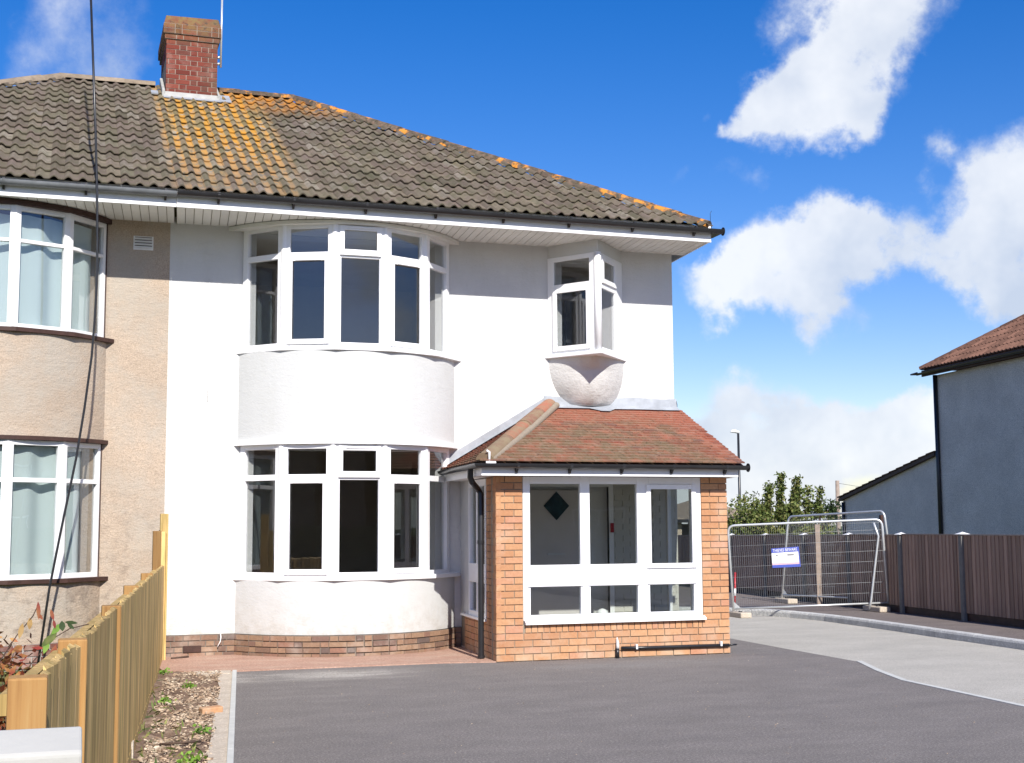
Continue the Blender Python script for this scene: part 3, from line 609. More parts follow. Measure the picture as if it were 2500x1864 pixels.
for (x, y, s_, lab) in [(1.16, 13.2, .06, 'small green weed near the pale concrete pad'), (1.00, 10.25, .06, 'leafy green weed beside the concrete strip, halfway along the bed'), (.86, 12.15, .06, 'small dark green weed close to the timber fence foot'), (.80, 9.02, .07, 'bright green weed at the near end of the bed'), (1.02, 14.55, .07, 'low green weeds in the corner where fence meets path')]:
    t = thing('weed', (x, y, 0), lab, 'weed')
    me = leaves(60, lambda: (x+random.gauss(0, s_*.55), y+random.gauss(0, s_*.8), abs(random.gauss(0, s_*.35))+.01), s_*.28); o = link('foliage', me, M['leaf_fresh'], t, (0, 0, 0)); o['kind'] = 'stuff'
    k = MB(); k.tube([(x, y, -.01), (x+.01, y, s_*.8)], .003, 5); part('stem', k, 'leaf_fresh', t)
k = MB(); k.obox((1.10, 11.35, -.005), (.17, .03, .008), (-.02, .11, 0), (.0, 0, .05)); solo('brick_fragment', k, M and 'orange_brick', 'broken orange brick lying in the middle of the soil bed', 'brick', bevel=.008)
k = MB(); k.tube([(.66, 9.75, .025), (.82, 9.70, .035), (.94, 9.78, .025)], .009, 6); solo('stick', k, 'bark', 'reddish brown stick lying across the near end of the soil bed', 'stick')
k = MB(); k.tube([(1.20, 16.08, .02), (1.40, 16.2, .022)], .012, 6); solo('stick', k, 'bark', 'short dark stick on the path by the fence end', 'stick')

# ------------------------------------------------------------------ window building
def seg_box(mb, A, B, s0, s1, n0, n1, z0, z1):
    """box on the facet A->B: s along it, n outward (to the right of A->B seen from above is the street side)"""
    A = Vector((*A, 0)); B = Vector((*B, 0)); d = (B-A).normalized(); n = Vector((d.y, -d.x, 0))
    mb.obox(A+d*s0+n*n0+Vector((0, 0, z0)), d*(s1-s0), n*(n1-n0), (0, 0, z1-z0))
def frame_ring(mb, A, B, s0, s1, z0, z1, w_, n0, n1):
    seg_box(mb, A, B, s0, s0+w_, n0, n1, z0, z1); seg_box(mb, A, B, s1-w_, s1, n0, n1, z0, z1)
    seg_box(mb, A, B, s0+w_, s1-w_, n0, n1, z0, z0+w_); seg_box(mb, A, B, s0+w_, s1-w_, n0, n1, z1-w_, z1)
def pane(A, B, s0, s1, z0, z1, parent, n=.0, mat='glass', name='glass_pane'):
    k = MB(); seg_box(k, A, B, s0-.004, s1+.004, n-.010, n, z0-.004, z1+.004); return part(name, k, mat, parent)
def length(A, B): return (Vector(B)-Vector(A)).length
def facet_window(house, A, B, z0, z1, zt, kind, mat='upvc', frame=.075, tw=.068, zb=None, label=None):
    """z0..z1 outer frame, zt the transom's middle; kind: fixed, sash (opening lower), vent (opening top light)"""
    L_ = length(A, B); k = MB(); f = frame; zb = z0+.06
    seg_box(k, A, B, .0, f, -.035, .03, z0, z1); seg_box(k, A, B, L_-f, L_, -.035, .03, z0, z1)
    seg_box(k, A, B, f, L_-f, -.035, .03, z0, zb); seg_box(k, A, B, f, L_-f, -.035, .03, z1-.055, z1)
    seg_box(k, A, B, f, L_-f, -.035, .027, zt-tw/2, zt+tw/2)
    wn = part('window', k, mat, house, .004, label=label)
    a, b = f, L_-f
    if kind == 'vent':
        s = MB(); frame_ring(s, A, B, a-.02, b+.02, zt+.012, z1-.022, .055, .027, .048); seg_box(s, A, B, a-.02, b+.02, .03, .058, zt-.006, zt+.012); part('sash', s, mat, wn, .004)
        pane(A, B, a+.035, b-.035, zt+.067, z1-.077, wn, .012)
        s = MB(); seg_box(s, A, B, a+.07, b-.07, .048, .062, z1-.055, z1-.03); part('trickle_vent', s, mat, wn, .003)
        pane(A, B, a, b, zb, zt-tw/2, wn, -.008)
    elif kind == 'sash':
        pane(A, B, a, b, zt+tw/2, z1-.055, wn, -.008)
        s = MB(); frame_ring(s, A, B, a-.025, b+.025, zb-.022, zt-.012, .062, .027, .05); part('sash', s, mat, wn, .004)
        pane(A, B, a+.037, b-.037, zb+.04, zt-.074, wn, .012)
        s = MB(); seg_box(s, A, B, a+.08, b-.08, .05, .066, zt-.072, zt-.046); part('trickle_vent', s, mat, wn, .003)
    else:
        pane(A, B, a, b, zt+tw/2, z1-.055, wn, -.008); pane(A, B, a, b, zb, zt-tw/2, wn, -.008)
    return wn
def posts(house, V, z0, z1, r, mat, skip_ends=False):
    for i, (x, y) in enumerate(V):
        if skip_ends and i in (0, len(V)-1): continue
        k = MB(); k.tube([(x, y, z0), (x, y, z1)], r, 12); part('bay_post', k, mat, house, smooth=40)
def poly_slab(mb, arcpts, z0, z1, yb):
    pts = [(x, y, z0) for x, y in arcpts]+[(arcpts[-1][0], yb, z0), (arcpts[0][0], yb, z0)]
    mb.prism(pts, (0, 0, z1-z0)); return mb
def curved_band(mb, pts, z0, z1, th=.1):
    k = len(pts); n = len(mb.v); mb.v += [(x, y, z0) for x, y in pts]+[(x, y, z1) for x, y in pts]
    for i in range(k-1): mb.f.append((n+i, n+i+1, n+k+i+1, n+k+i))
    return mb
def grid_wall(mb, xs, zs, holes, y0, y1, off=0.0):
    """wall in X-Z with rectangular holes, thickness y0 (street) .. y1, plus the reveals"""
    X = sorted(set([xs[0], xs[1]]+[h[0] for h in holes]+[h[1] for h in holes])); Z = sorted(set([zs[0], zs[1]]+[h[2] for h in holes]+[h[3] for h in holes]))
    solid = lambda i, j: 0 <= i < len(X)-1 and 0 <= j < len(Z)-1 and not any(h[0] <= (X[i]+X[i+1])/2 <= h[1] and h[2] <= (Z[j]+Z[j+1])/2 <= h[3] for h in holes)
    for i in range(len(X)-1):
        for j in range(len(Z)-1):
            if not solid(i, j): continue
            a, b, c, d = X[i], X[i+1], Z[j], Z[j+1]
            mb.quad((a, y0, c), (b, y0, c), (b, y0, d), (a, y0, d)); mb.quad((b, y1, c), (a, y1, c), (a, y1, d), (b, y1, d))
            if not solid(i-1, j): mb.quad((a, y1, c), (a, y0, c), (a, y0, d), (a, y1, d))
            if not solid(i+1, j): mb.quad((b, y0, c), (b, y1, c), (b, y1, d), (b, y0, d))
            if not solid(i, j-1): mb.quad((a, y1, c), (b, y1, c), (b, y0, c), (a, y0, c))
            if not solid(i, j+1): mb.quad((a, y0, d), (b, y0, d), (b, y1, d), (a, y1, d))
    return mb

# ------------------------------------------------------------------ the white house
H = thing('semi_detached_house', (4.4, 16.4, 0), 'white rendered semi-detached house with curved bay windows and an orange brick porch', 'house')
XP, XR = 1.11, 7.714
ZS = 5.15
k = MB(); grid_wall(k, (XP, XR), (.256, ZS+.08), [(2.14, 4.40, .93, 2.44), (2.14, 4.40, 3.64, 5.08), (6.12, 6.80, 3.78, 4.95)], YF, 16.66)
# gable side, back and lower zone behind plinth
sv = dvec(8.0); k.quad((XR, YF, 0), (XR+sv.x, YF+sv.y, 0), (XR+sv.x, YF+sv.y, ZS+.08), (XR, YF, ZS+.08))
k.quad((XR+sv.x, YF+sv.y, 0), (XP+sv.x, YF+sv.y, 0), (XP+sv.x, YF+sv.y, ZS+.08), (XR+sv.x, YF+sv.y, ZS+.08))
wall = part('wall', k, 'white_render', H)
# blocked vent outline and the little crack lines, in relief
k = MB()
for (a, b, c, d) in [(1.437, 1.445, 4.80, 4.94), (1.437, 1.66, 4.793, 4.80), (1.44, 1.64, 4.94, 4.946)]: k.box(a, b, YF-.004, YF+.01, c, d)
part('blocked_vent', k, 'white_render', H)
pa = arc(3.30, 1.352, .742, 40, YF)
for z0, z1 in ((2.52, 3.60), (.256, .885)):
    k = MB(); curved_band(k, pa, z0, z1); k.sm = True; part('bay_wall', k, 'bay_render', H)
# sills and head boards of the two bays
def bay_trim(hs, xc, zs, dx=0, mats=('upvc', 'upvc'), th=.05):
    so_ = arc(xc+.05, 1.42, .79, 5, YF); k = MB(); poly_slab(k, so_, zs, zs+th, YF+.02); part('sill', k, mats[0], hs, .006)
bay_trim(H, 3.28, 3.588); bay_trim(H, 3.28, .878)
ha = arc(3.30, 1.40, .80, 40, YF); k = MB(); poly_slab(k, ha, 2.475, 2.528, YF+.02); part('bay_head_board', k, 'white_paint', H)
sa = arc(3.26, 1.46, .80, 40, YF); k = MB(); poly_slab(k, sa, 5.098, 5.142, YF+.02); part('bay_soffit_board', k, 'soffit', H)
BV = arc(3.28, 1.28, .74, 5, YF)
for i in range(5):
    kind = {0: 'fixed', 1: 'sash', 2: 'vent', 3: 'sash', 4: 'fixed'}[i]
    facet_window(H, BV[i], BV[i+1], 3.62, 5.112, 4.735, kind); facet_window(H, BV[i], BV[i+1], .913, 2.474, 2.085, kind)
posts(H, BV, 3.638, 5.098, .043, 'upvc', True); posts(H, BV, .93, 2.474, .043, 'upvc', True)
# oriel window on its corbel
OA, OB, OC = (5.93, YF), (6.38, 15.76), (6.97, YF)
k = MB(); k.prism([(5.86, YF+.02, 3.665), (6.375, 15.665, 3.665), (7.05, YF+.02, 3.665)], (0, 0, .05)); part('oriel_sill', k, 'upvc', H, .006)
k = MB(); k.prism([(5.93, YF, 4.985), (6.38, 15.76, 4.985), (6.97, YF, 4.985)], (0, 0, .164)); part('oriel_head', k, 'white_render', H)
def oriel_facet(A, B, vent):
    L_ = length(A, B); z0, z1, zt = 3.715, 4.985, 4.575
    k = MB(); f0 = .10; f1 = .13
    a, b = (f0, L_-f1) if not vent else (f1-.02, L_-.30)
    if vent: a, b = .085, L_-.28
    seg_box(k, A, B, 0, a, -.04, .012, z0, z1); seg_box(k, A, B, b, L_, -.04, .012, z0, z1); seg_box(k, A, B, a, b, -.04, .012, z0, z0+.05); seg_box(k, A, B, a, b, -.04, .012, z1-.06, z1); seg_box(k, A, B, a, b, -.04, .012, zt-.045, zt+.045)
    wn = part('window', k, 'upvc', H, .004)
    if not vent:
        pane(A, B, a, b, zt+.045, z1-.06, wn); s = MB(); frame_ring(s, A, B, a-.01, b+.02, z0+.03, zt-.01, .062, .012, .034); seg_box(s, A, B, a+.1, b-.06, .034, .05, zt-.075, zt-.045); part('sash', s, 'upvc', wn, .004); pane(A, B, a+.05, b-.04, z0+.09, zt-.07, wn, .02)
    else:
        s = MB(); frame_ring(s, A, B, a, b+.01, zt+.02, z1-.04, .06, .012, .034); part('sash', s, 'upvc', wn, .004); pane(A, B, a+.06, b-.05, zt+.08, z1-.10, wn, .02); pane(A, B, a, b, z0+.05, zt-.045, wn)
oriel_facet(OA, OB, False); oriel_facet(OB, OC, True)
k = MB(); k.tube([(6.385, 15.785, 3.716), (6.385, 15.785, 4.985)], .05, 8); part('oriel_post', k, 'upvc', H)
# corbel: triangular in plan at the top, shrinking to a tip at the wall
k = MB(); nz_, nu = 16, 18; tipx, tipz = 6.50, 3.055
for j in range(nz_+1):
    t = j/nz_; z = 3.665-(3.665-tipz)*t; s_ = math.sqrt(max(0, 1-(t*.93)**2.1)); 
    a = Vector((5.93+(tipx-.10-5.93)*(1-s_), YF)); c = Vector((6.99+(tipx+.16-6.99)*(1-s_), YF)); b = Vector((6.385+(tipx-6.385)*(1-s_), YF-(YF-15.77)*s_))
    row = []
    for i in range(nu+1):
        u = i/nu
        p = a*(1-u)**2+b*2*u*(1-u)+c*u*u; q = (a.lerp(b, u*2) if u < .5 else b.lerp(c, u*2-1)); m_ = q.lerp(p, min(1, .45+2.2*t))
        row.append((m_.x, m_.y, z))
    k.v += row
for j in range(nz_):
    for i in range(nu): a = j*(nu+1)+i; k.f.append((a, a+nu+1, a+nu+2, a+1))
k.v.append((tipx, YF+.02, tipz-.01)); e = len(k.v)-1
for i in range(nu): k.f.append((nz_*(nu+1)+i, e, nz_*(nu+1)+i+1))
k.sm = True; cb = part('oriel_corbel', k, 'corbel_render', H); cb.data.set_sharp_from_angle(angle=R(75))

# eaves: fascia, soffit boards, gutter, brackets
YE = 15.48
def eaves(hs, x0, x1, gmat, end):
    k = MB(); k.box(x0, x1, YE, YE+.022, ZS-.004, ZS+.20)
    if end: e = dvec(8.7); k.obox((x1-.022, YE+.022, ZS-.004), (e.x, e.y, 0), (.022, 0, 0), (0, 0, .2))
    part('fascia_board', k, 'white_paint', hs, .002)
    k = MB(); k.box(x0, x1, YE-.004, YE+.03, ZS-.012, ZS-.005); part('fascia_lip', k, 'white_paint', hs)
    x = x0; i = 0
    while x < x1-.03:
        x2 = min(x+.1, x1-.022); d = dvec(YF+.03-YE-.031)
        k = MB(); k.obox((x+.004, YE+.031, ZS), (x2-x-.008, 0, 0), (d.x, d.y, 0), (0, 0, .012)); part('soffit_board', k, 'soffit', hs); x = x2; i += 1
    d = dvec(YF+.03-YE-.023)
    k = MB(); k.obox((x0, YE+.023, ZS+.013), (x1-x0-.023, 0, 0), d, (0, 0, .01)); part('soffit_backing', k, 'mortar', hs)
    # half round gutter
    r = .056; zc = ZS+.155; prof = [(-r*math.cos(a), -r*math.sin(a)) for a in [math.pi*i/10 for i in range(11)]]
    prof2 = [(x_*.86, z_*.86) for x_, z_ in prof[::-1]]
    k = MB(); k.sweep([(x0, YE-.064, zc), (x1+.14 if end else x1, YE-.064, zc-.012)], prof+prof2+[prof[0]]); k.sm = True
    if end:
        k.tube([(x1+.137, YE-.064, zc-.03), (x1+.143, YE-.064, zc-.03)], .056, 12)
        k.box(x1+.02, x1+.14, YE-.02, YE+.25, zc-.055, zc-.012)
    gt = part('gutter', k, gmat, hs, smooth=50); 
    x = x0+.45
    while x < x1:
        k = MB(); k.prism([(x, YE-.002, ZS+.16), (x, YE-.002, ZS+.055), (x, YE-.02, ZS+.05), (x, YE-.064, ZS+.092), (x, YE-.118, ZS+.13), (x, YE-.118, ZS+.165)], (.026, 0, 0)); part('gutter_bracket', k, 'black', hs); x += .86
eaves(H, XP+.002, 7.85, 'black', True)

# main roof
Y0R, Z0R, YR, ZR = 15.41, 5.315, 20.4, 8.10
slope = Vector((0, YR-Y0R, ZR-Z0R)); SL = slope.length; sdir = slope.normalized(); snor = Vector((0, -sdir.z, sdir.y))
HIP0, HIP1 = Vector((7.86, Y0R, Z0R)), Vector((3.2, YR, ZR)); HL0, HL1 = Vector((-5.6, Y0R, Z0R)), Vector((-.23, YR, ZR))
def hipx(v): return HIP0.x+(HIP1.x-HIP0.x)*(v/SL)
def hiplx(v): return HL0.x+(HL1.x-HL0.x)*(v/SL)
WU = [0, .2, .32, .44, .64]; WH = [0, .78, 1, .78, 0]
prof_u = [.153*(a+i) for i in range(2) for a in WU]+[.306]; prof_h = [.034*h for i in range(2) for h in WH]+[0]
GA, TW = SL/17, .306
def tile_mesh(clip=None, v0=0, x0=0, clipl=None):
    k = MB(); top = GA+.05; rows = [(-.0, .034), (top, .004)]
    for (v, lift) in rows:
        for u, h in zip(prof_u, prof_h):
            uu = u
            if clip is not None: uu = min(u, clip(v0+v)-x0-.0)
            if clipl is not None: uu = max(uu, clipl(v0+v)-x0)
            p = Vector((uu, 0, 0))+sdir*v+snor*(h+lift); k.v.append(p)
    n = len(prof_u)
    for i in range(n-1): k.f.append((i, i+1, n+i+1, n+i))
    for i in range(n): k.v.append(Vector(k.v[i])-snor*.013)
    for i in range(n-1): k.f.append((2*n+i, 2*n+i+1, i+1, i))
    me = k.mesh('roof_tile'); auto_smooth(me, 50); return me
std_tile = tile_mesh()
def roof(hs, xa, xb, xmin):
    k = MB(); back = 2*YR-Y0R
    if xb > 4:   # white half
        k.quad((xa, Y0R+.02, Z0R-.035), tuple(HIP0+Vector((0, .02, -.035))), tuple(HIP1+Vector((0, 0, -.03))), (xa, YR, ZR-.03))
        k.poly([HIP0+Vector((0, .02, -.035)), Vector((7.86+.8, back, Z0R-.03)), HIP1+Vector((.02, 0, -.03))])
        k.quad((xa, YR, ZR-.03), tuple(HIP1+Vector((0, 0, -.03))), (8.66, back, Z0R-.03), (xa, back, Z0R-.03))
    else:
        k.quad(tuple(HL0+Vector((0, .02, -.035))), (xb, Y0R+.02, Z0R-.035), (xb, YR, ZR-.03), tuple(HL1+Vector((0, 0, -.03))))
        k.poly([HL0+Vector((0, .02, -.035)), HL1+Vector((0, 0, -.03)), Vector((-5.6, back, Z0R-.03))])
        k.quad(tuple(HL1+Vector((0, 0, -.03))), (xb, YR, ZR-.03), (xb, back, Z0R-.03), (-5.6, back, Z0R-.03))
    rf = part('roof', k, 'roof_tile', hs)
    cnt = 0
    for row in range(17):
        v0 = row*GA; base = Vector((0, Y0R, Z0R))+sdir*v0
        x = xa if xb > 4 else xb-TW*math.ceil((xb-xmin)/TW)
        while x < xb-.01 and x < hipx(v0)-.03:
            if x > xb-.29 and xb < 4: pass
            hl = hiplx(v0+GA)
            if x+TW < hiplx(v0): x += TW; continue
            if x+TW > hipx(v0+GA+.05): me = tile_mesh(hipx, v0, x)
            elif x < hl: me = tile_mesh(None, v0, x, hiplx)
            else: me = std_tile
            p = Vector((x, base.y+random.uniform(-.007, .007), base.z+random.uniform(-.003, .005)))
            o_ = link('roof_tile', me, M['roof_tile'], rf, p); o_.rotation_euler = (random.gauss(0, .006), random.gauss(0, .006), random.gauss(0, .006)); cnt += 1; x += TW
    return rf
rfW = roof(H, XP, 7.86, 0)
def half_round(A, B, r, th=.016, seg=8, lift=0):
    k = MB(); A, B = Vector(A), Vector(B); t = (B-A).normalized(); side = t.cross(Vector((0, 0, 1))).normalized(); up = side.cross(t)
    for (p, rr) in ((A, r), (B, r*.93)):
        for i in range(seg+1):
            a = math.pi*i/seg; k.v.append(p+side*(rr*math.cos(a))+up*(rr*math.sin(a)*.8+lift))
    for i in range(seg): k.f.append((i, i+1, seg+2+i, seg+1+i))
    n = len(k.v)
    for i in range(seg+1):
        a = math.pi*i/seg; k.v.append(A+side*((r-th)*math.cos(a))+up*((r-th)*math.sin(a)*.8+lift))
    for i in range(seg): k.f.append((i, n+i, n+i+1, i+1))
    k.f.append(tuple(n+i for i in range(seg+1)))
    k.sm = True; me = k.mesh('hip_tile'); me.set_sharp_from_angle(angle=R(45)); return me
def run_tiles(name, A, B, mat, parent, r=.115, step=.42, gap=None):
    A, B = Vector(A), Vector(B); L_ = (B-A).length; n = round(L_/step)
    for i in range(n):
        a = A.lerp(B, i/n); b = A.lerp(B, (i+1)/n)+(B-A).normalized()*.03
        if gap and gap(a, b): continue
        link(name, half_round(a, b, r*random.uniform(.97, 1.03), lift=-.02+random.uniform(-.004, .004)), M[mat], parent, (0, 0, 0))
run_tiles('hip_tile', HIP0+Vector((-.05, .06, .03)), HIP1+Vector((0, 0, .02)), 'hip_tile', rfW, .12)
run_tiles('ridge_tile', HIP1+Vector((0, 0, .02)), (XP, YR, ZR+.02), 'hip_tile', rfW, .12, .42, lambda a, b: b.x < 1.95 and a.x > 1.1 and a.x < 1.98)
k = MB(); a = HIP0+Vector((-.05, .0, .07)); k.tube([a, a+Vector((.0, -.0, .12)), a+Vector((.02, 0, .15))], .003, 5); part('hip_iron', k, 'black', rfW)

# chimney
cx0, cx1, cy0, cy1 = 1.225, 1.972, 19.80, 21.0
k = MB(); k.box(cx0+.006, cx1-.006, cy0+.006, cy1, 7.4, 8.68); ch = part('chimney', k, 'chimney_mortar', H)
def brick_run(parent, p0, ux, length_, z, h, mat, depth=.1, bl=.2145, hl=.1, start=0, gap=.009, proud=0.0, pat=None, jit=.0015):
    """one course of bricks from p0 along unit ux; pat is a list of brick lengths repeated"""
    n = Vector((ux.y, -ux.x, 0)); s_ = -start; i = 0
    while s_ < length_-.01:
        l = pat[i % len(pat)]; a, b = max(s_, 0)+gap/2, min(s_+l, length_)-gap/2
        if b-a > .02:
            k = MB(); j = random.uniform(-jit, jit); q = Vector((*p0, 0))+ux*a-n*(depth-.0)
            q = Vector((p0[0], p0[1], 0))+ux*a+n*(proud+j)
            k.obox(q+Vector((0, 0, z+gap/2)), ux*(b-a), -n*depth, (0, 0, h-gap))
            part('brick', k, mat, parent)
        s_ += l; i += 1
X1 = Vector((1, 0, 0)); cw = cx1-cx0
zc_, r_ = 7.62, 0; nb = 14; chh = (8.665-7.62)/nb
for i in range(nb):
    brick_run(ch, (cx0, cy0), X1, cw, zc_+i*chh, chh, 'red_brick', .09, pat=[.2145, .1], start=.1572*(i % 2)+.02, gap=.010)
    brick_run(ch, (cx0, cy0+1.1), Vector((0, -1, 0)), 1.1, zc_+i*chh, chh, 'red_brick', .05, pat=[.2145], start=.1*(i % 2), gap=.010) if i > 10 else None
def ring_course(z, h, ex, lab='chimney_cap_course'):
    k = MB(); k.box(cx0-ex+.003, cx1+ex-.003, cy0-ex+.003, cy1+ex, z, z+h); part('corbel_core', k, 'chimney_mortar', H)
    brick_run(ch, (cx0-ex, cy0-ex), X1, cw+2*ex, z, h, 'red_brick', .09, pat=[.2145, .1, .2145], start=.05, gap=.009)
    brick_run(ch, (cx0-ex, cy1+ex), Vector((0, -1, 0)), cy1-cy0+2*ex, z, h, 'red_brick', .06, pat=[.2145], start=.05, gap=.009)
ring_course(8.668, .075, .022); ring_course(8.745, .075, .045); ring_course(8.822, .07, .045)
k = MB(); zz = 8.893
for i, (a, b) in enumerate([((cx0-.045, cy0-.045, zz), (cx1+.045, cy0-.045, zz))]): pass
b0 = [(cx0-.04, cy0-.04, zz), (cx1+.04, cy0-.04, zz), (cx1+.04, cy1+.04, zz), (cx0-.04, cy1+.04, zz)]; t0 = [(cx0-.01, cy0+.0, zz+.13), (cx1+.0, cy0+.0, zz+.145), (cx1-.02, cy1-.02, zz+.15), (cx0+.02, cy1-.02, zz+.13)]
k.v = b0+t0; k.f = [(4, 5, 6, 7), (0, 1, 5, 4), (1, 2, 6, 5), (2, 3, 7, 6), (3, 0, 4, 7)]; part('flaunching', k, 'red_brick', H, .01)
k = MB(); k.tube([(1.79, 20.1, zz+.12), (1.79, 20.1, zz+.20), (1.79, 20.1, zz+.215)], [.10, .10, .06], 14); part('pot_cowl', k, 'black', H)
# mortar fillet and lead at the foot of the stack
zf = lambda y: Z0R+(y-Y0R)*(ZR-Z0R)/(YR-Y0R)
k = MB(); yb = cy0-.07
k.prism([(cx0-.03, yb, zf(yb)-.01), (cx0-.03, yb, zf(yb)+.05), (cx0-.03, cy0-.004, zf(cy0)+.11), (cx0-.03, cy0-.004, zf(cy0)-.03)], (cw+.06, 0, 0))
k.prism([(cx0-.05, cy0-.05, zf(cy0)-.02), (cx0-.05, cy0-.05, zf(cy0)+.12), (cx0-.05, 20.4, ZR+.16), (cx0-.05, 20.4, ZR-.02)], (.045, 0, 0))
k.prism([(cx1+.005, cy0-.05, zf(cy0)-.02), (cx1+.005, cy0-.05, zf(cy0)+.10), (cx1+.005, 20.4, ZR+.14), (cx1+.005, 20.4, ZR-.02)], (.035, 0, 0)); part('mortar_fillet', k, 'mortar_white', H, .012)
k = MB(); k.obox(Vector((cx0-.03, yb-.08, zf(yb-.08)+.045)), (cw+.08, 0, 0), sdir*.14, snor*.008)
k.obox(Vector((cx1+.03, yb-.05, zf(yb-.05)+.045)), (.17, 0, 0), sdir*.45, snor*.01); k.obox(Vector((cx0-.2, yb+.05, zf(yb+.05)+.047)), (.10, 0, 0), sdir*.2, snor*.02); part('lead_apron', k, 'lead', H)
k = MB(); k.tube([(2.03, 19.95, 8.36), (2.035, 19.95, 9.55)], .016, 8); k.tube([(2.02, 19.97, 8.42), (1.97, 20.0, 8.42)], .02, 6); k.tube([(2.02, 19.97, 8.52), (1.97, 20.0, 8.52)], .02, 6); part('aerial_mast', k, 'galv', H)

# brown plinth: flat part and the bay's curve
k = MB(); k.box(XP, 1.97, YF-.018, YF+.1, -.05, .252); k.box(4.60, 4.76, YF-.018, YF+.1, -.05, .252)
pc = arc(3.30, 1.37, .765, 40, YF); curved_band(k, pc, -.05, .252)
pl_ = part('plinth', k, 'mortar_dark', H)
CZ = [(-.012, .0635), (.0515, .067), (.1185, .067), (.1855, .068)]
for r_, (z, h) in enumerate(CZ):
    brick_run(pl_, (XP, YF-.03), X1, .84, z, h, 'brown_brick', .09, pat=[.2, .1, .2, .2, .1] if r_ % 2 else [.1, .2, .2, .1], start=.06*(r_ % 2), gap=.012, jit=.003)
    brick_run(pl_, (4.62, YF-.03), X1, .11, z, h, 'brown_brick', .09, pat=[.2], start=.08*(r_ % 2), gap=.012)
    arcp = arc(3.30, 1.378, .783, 400, YF); cm = [0]
    for a, b in zip(arcp, arcp[1:]): cm.append(cm[-1]+math.dist(a, b))
    def ap(s_):
        i = min(range(len(cm)), key=lambda q: abs(cm[q]-s_)); return Vector((*arcp[i], 0))
    s_ = -.1*(r_ % 2)-.03; i = r_*2
    seq = [.205, .1, .205, .205, .1, .205, .1, .1, .205, .205, .1]
    while s_ < cm[-1]-.02:
        l = seq[i % len(seq)]; a, b = ap(max(s_, 0)+.005), ap(min(s_+l, cm[-1])-.006); d = b-a
        if d.length > .03:
            n = Vector((d.y, -d.x, 0)).normalized(); q = MB(); j = random.uniform(-.004, .006)
            q.obox(a+n*j+Vector((0, 0, z+.005)), d, -n*.07, (0, 0, h-.013)); part('brick', q, 'brown_brick', pl_)
        s_ += l; i += 1
k = MB(); k.box(1.352, 1.56, YF-.040, YF-.028, .052, .13)
for i in range(11): k.box(1.358+i*.018, 1.368+i*.018, YF-.044, YF-.036, .058, .124)
part('air_brick', k, 'dark_wood', H)
k = MB(); k.tube([(1.778, YF-.045, .262), (1.782, YF-.06, .22), (1.775, YF-.06, .17), (1.745, YF-.062, .115)], .006, 6); part('loose_cable', k, 'upvc', H)
k = MB(); k.tube([(1.585, YF-.006, 3.0), (1.585, YF-.006, 4.5)], .003, 5); part('render_seam', k, 'white_render', H)
k = MB(); k.tube([(XR+.06, YF+.1, 2.0), (XR+.06, YF+.1, 3.12), (XR+.05, YF+.1, 3.16)], .03, 10); part('vent_pipe', k, 'black', H)

# interior rooms
k = MB(); xa, xb, ya, yb = 1.25, 7.6, 16.661, 20.2
for z0, z1 in ((.02, 2.62), (2.95, 5.14)):
    k.quad((xa, yb, z0), (xb, yb, z0), (xb, yb, z1), (xa, yb, z1)); k.quad((xa, ya, z0), (xa, yb, z0), (xa, yb, z1), (xa, ya, z1)); k.quad((xb, yb, z0), (xb, ya, z0), (xb, ya, z1), (xb, yb, z1))
    k.quad((xa, ya, z1), (xa, yb, z1), (xb, yb, z1), (xb, ya, z1))
    for xm in (5.05,): k.box(xm, xm+.1, ya, yb, z0, z1)
part('room_walls', k, 'room', H)
k = MB()
for z0 in (.02, 2.95): k.quad((xa, ya-.2, z0), (xb, ya-.2, z0), (xb, yb, z0), (xa, yb, z0))
part('room_floor', k, 'room_floor', H)

# ------------------------------------------------------------------ porch
PX0, PX1, PY = 4.573, 7.452, 14.43
dn = dvec(1); nL = Vector((-dn.y, dn.x, 0))
def sidept(y, x0=PX0, off=0): t = (y-PY); return Vector((x0+t*math.tan(SK), y, 0))+nL*off
HP = 2.06; FW = (4.897, 7.108)
k = MB()
core = .012
k.box(PX0+core, FW[0], PY+core, PY+.21, -.05, HP-.01); k.box(FW[1], PX1-core, PY+core, PY+.21, -.05, HP-.01); k.box(FW[0], FW[1], PY+core, PY+.21, -.05, .40)
a = sidept(PY+.21, PX0+core); b = sidept(14.92, PX0+core); k.obox(a+Vector((0, 0, -.05)), b-a, (.2, 0, 0), (0, 0, HP+.04))
a = sidept(14.92, PX0+core); b = sidept(16.39, PX0+core); k.obox(a+Vector((0, 0, -.05)), b-a, (.2, 0, 0), (0, 0, .46))
a = sidept(PY+.21, PX1-core-.2); b = sidept(16.39, PX1-core-.2); k.obox(a+Vector((0, 0, -.05)), b-a, (.2, 0, 0), (0, 0, .34))
pw = part('porch_wall', k, 'mortar', H)
BH = .0755; BL, HL = .2145, .1045
P0 = (PX0, PY)
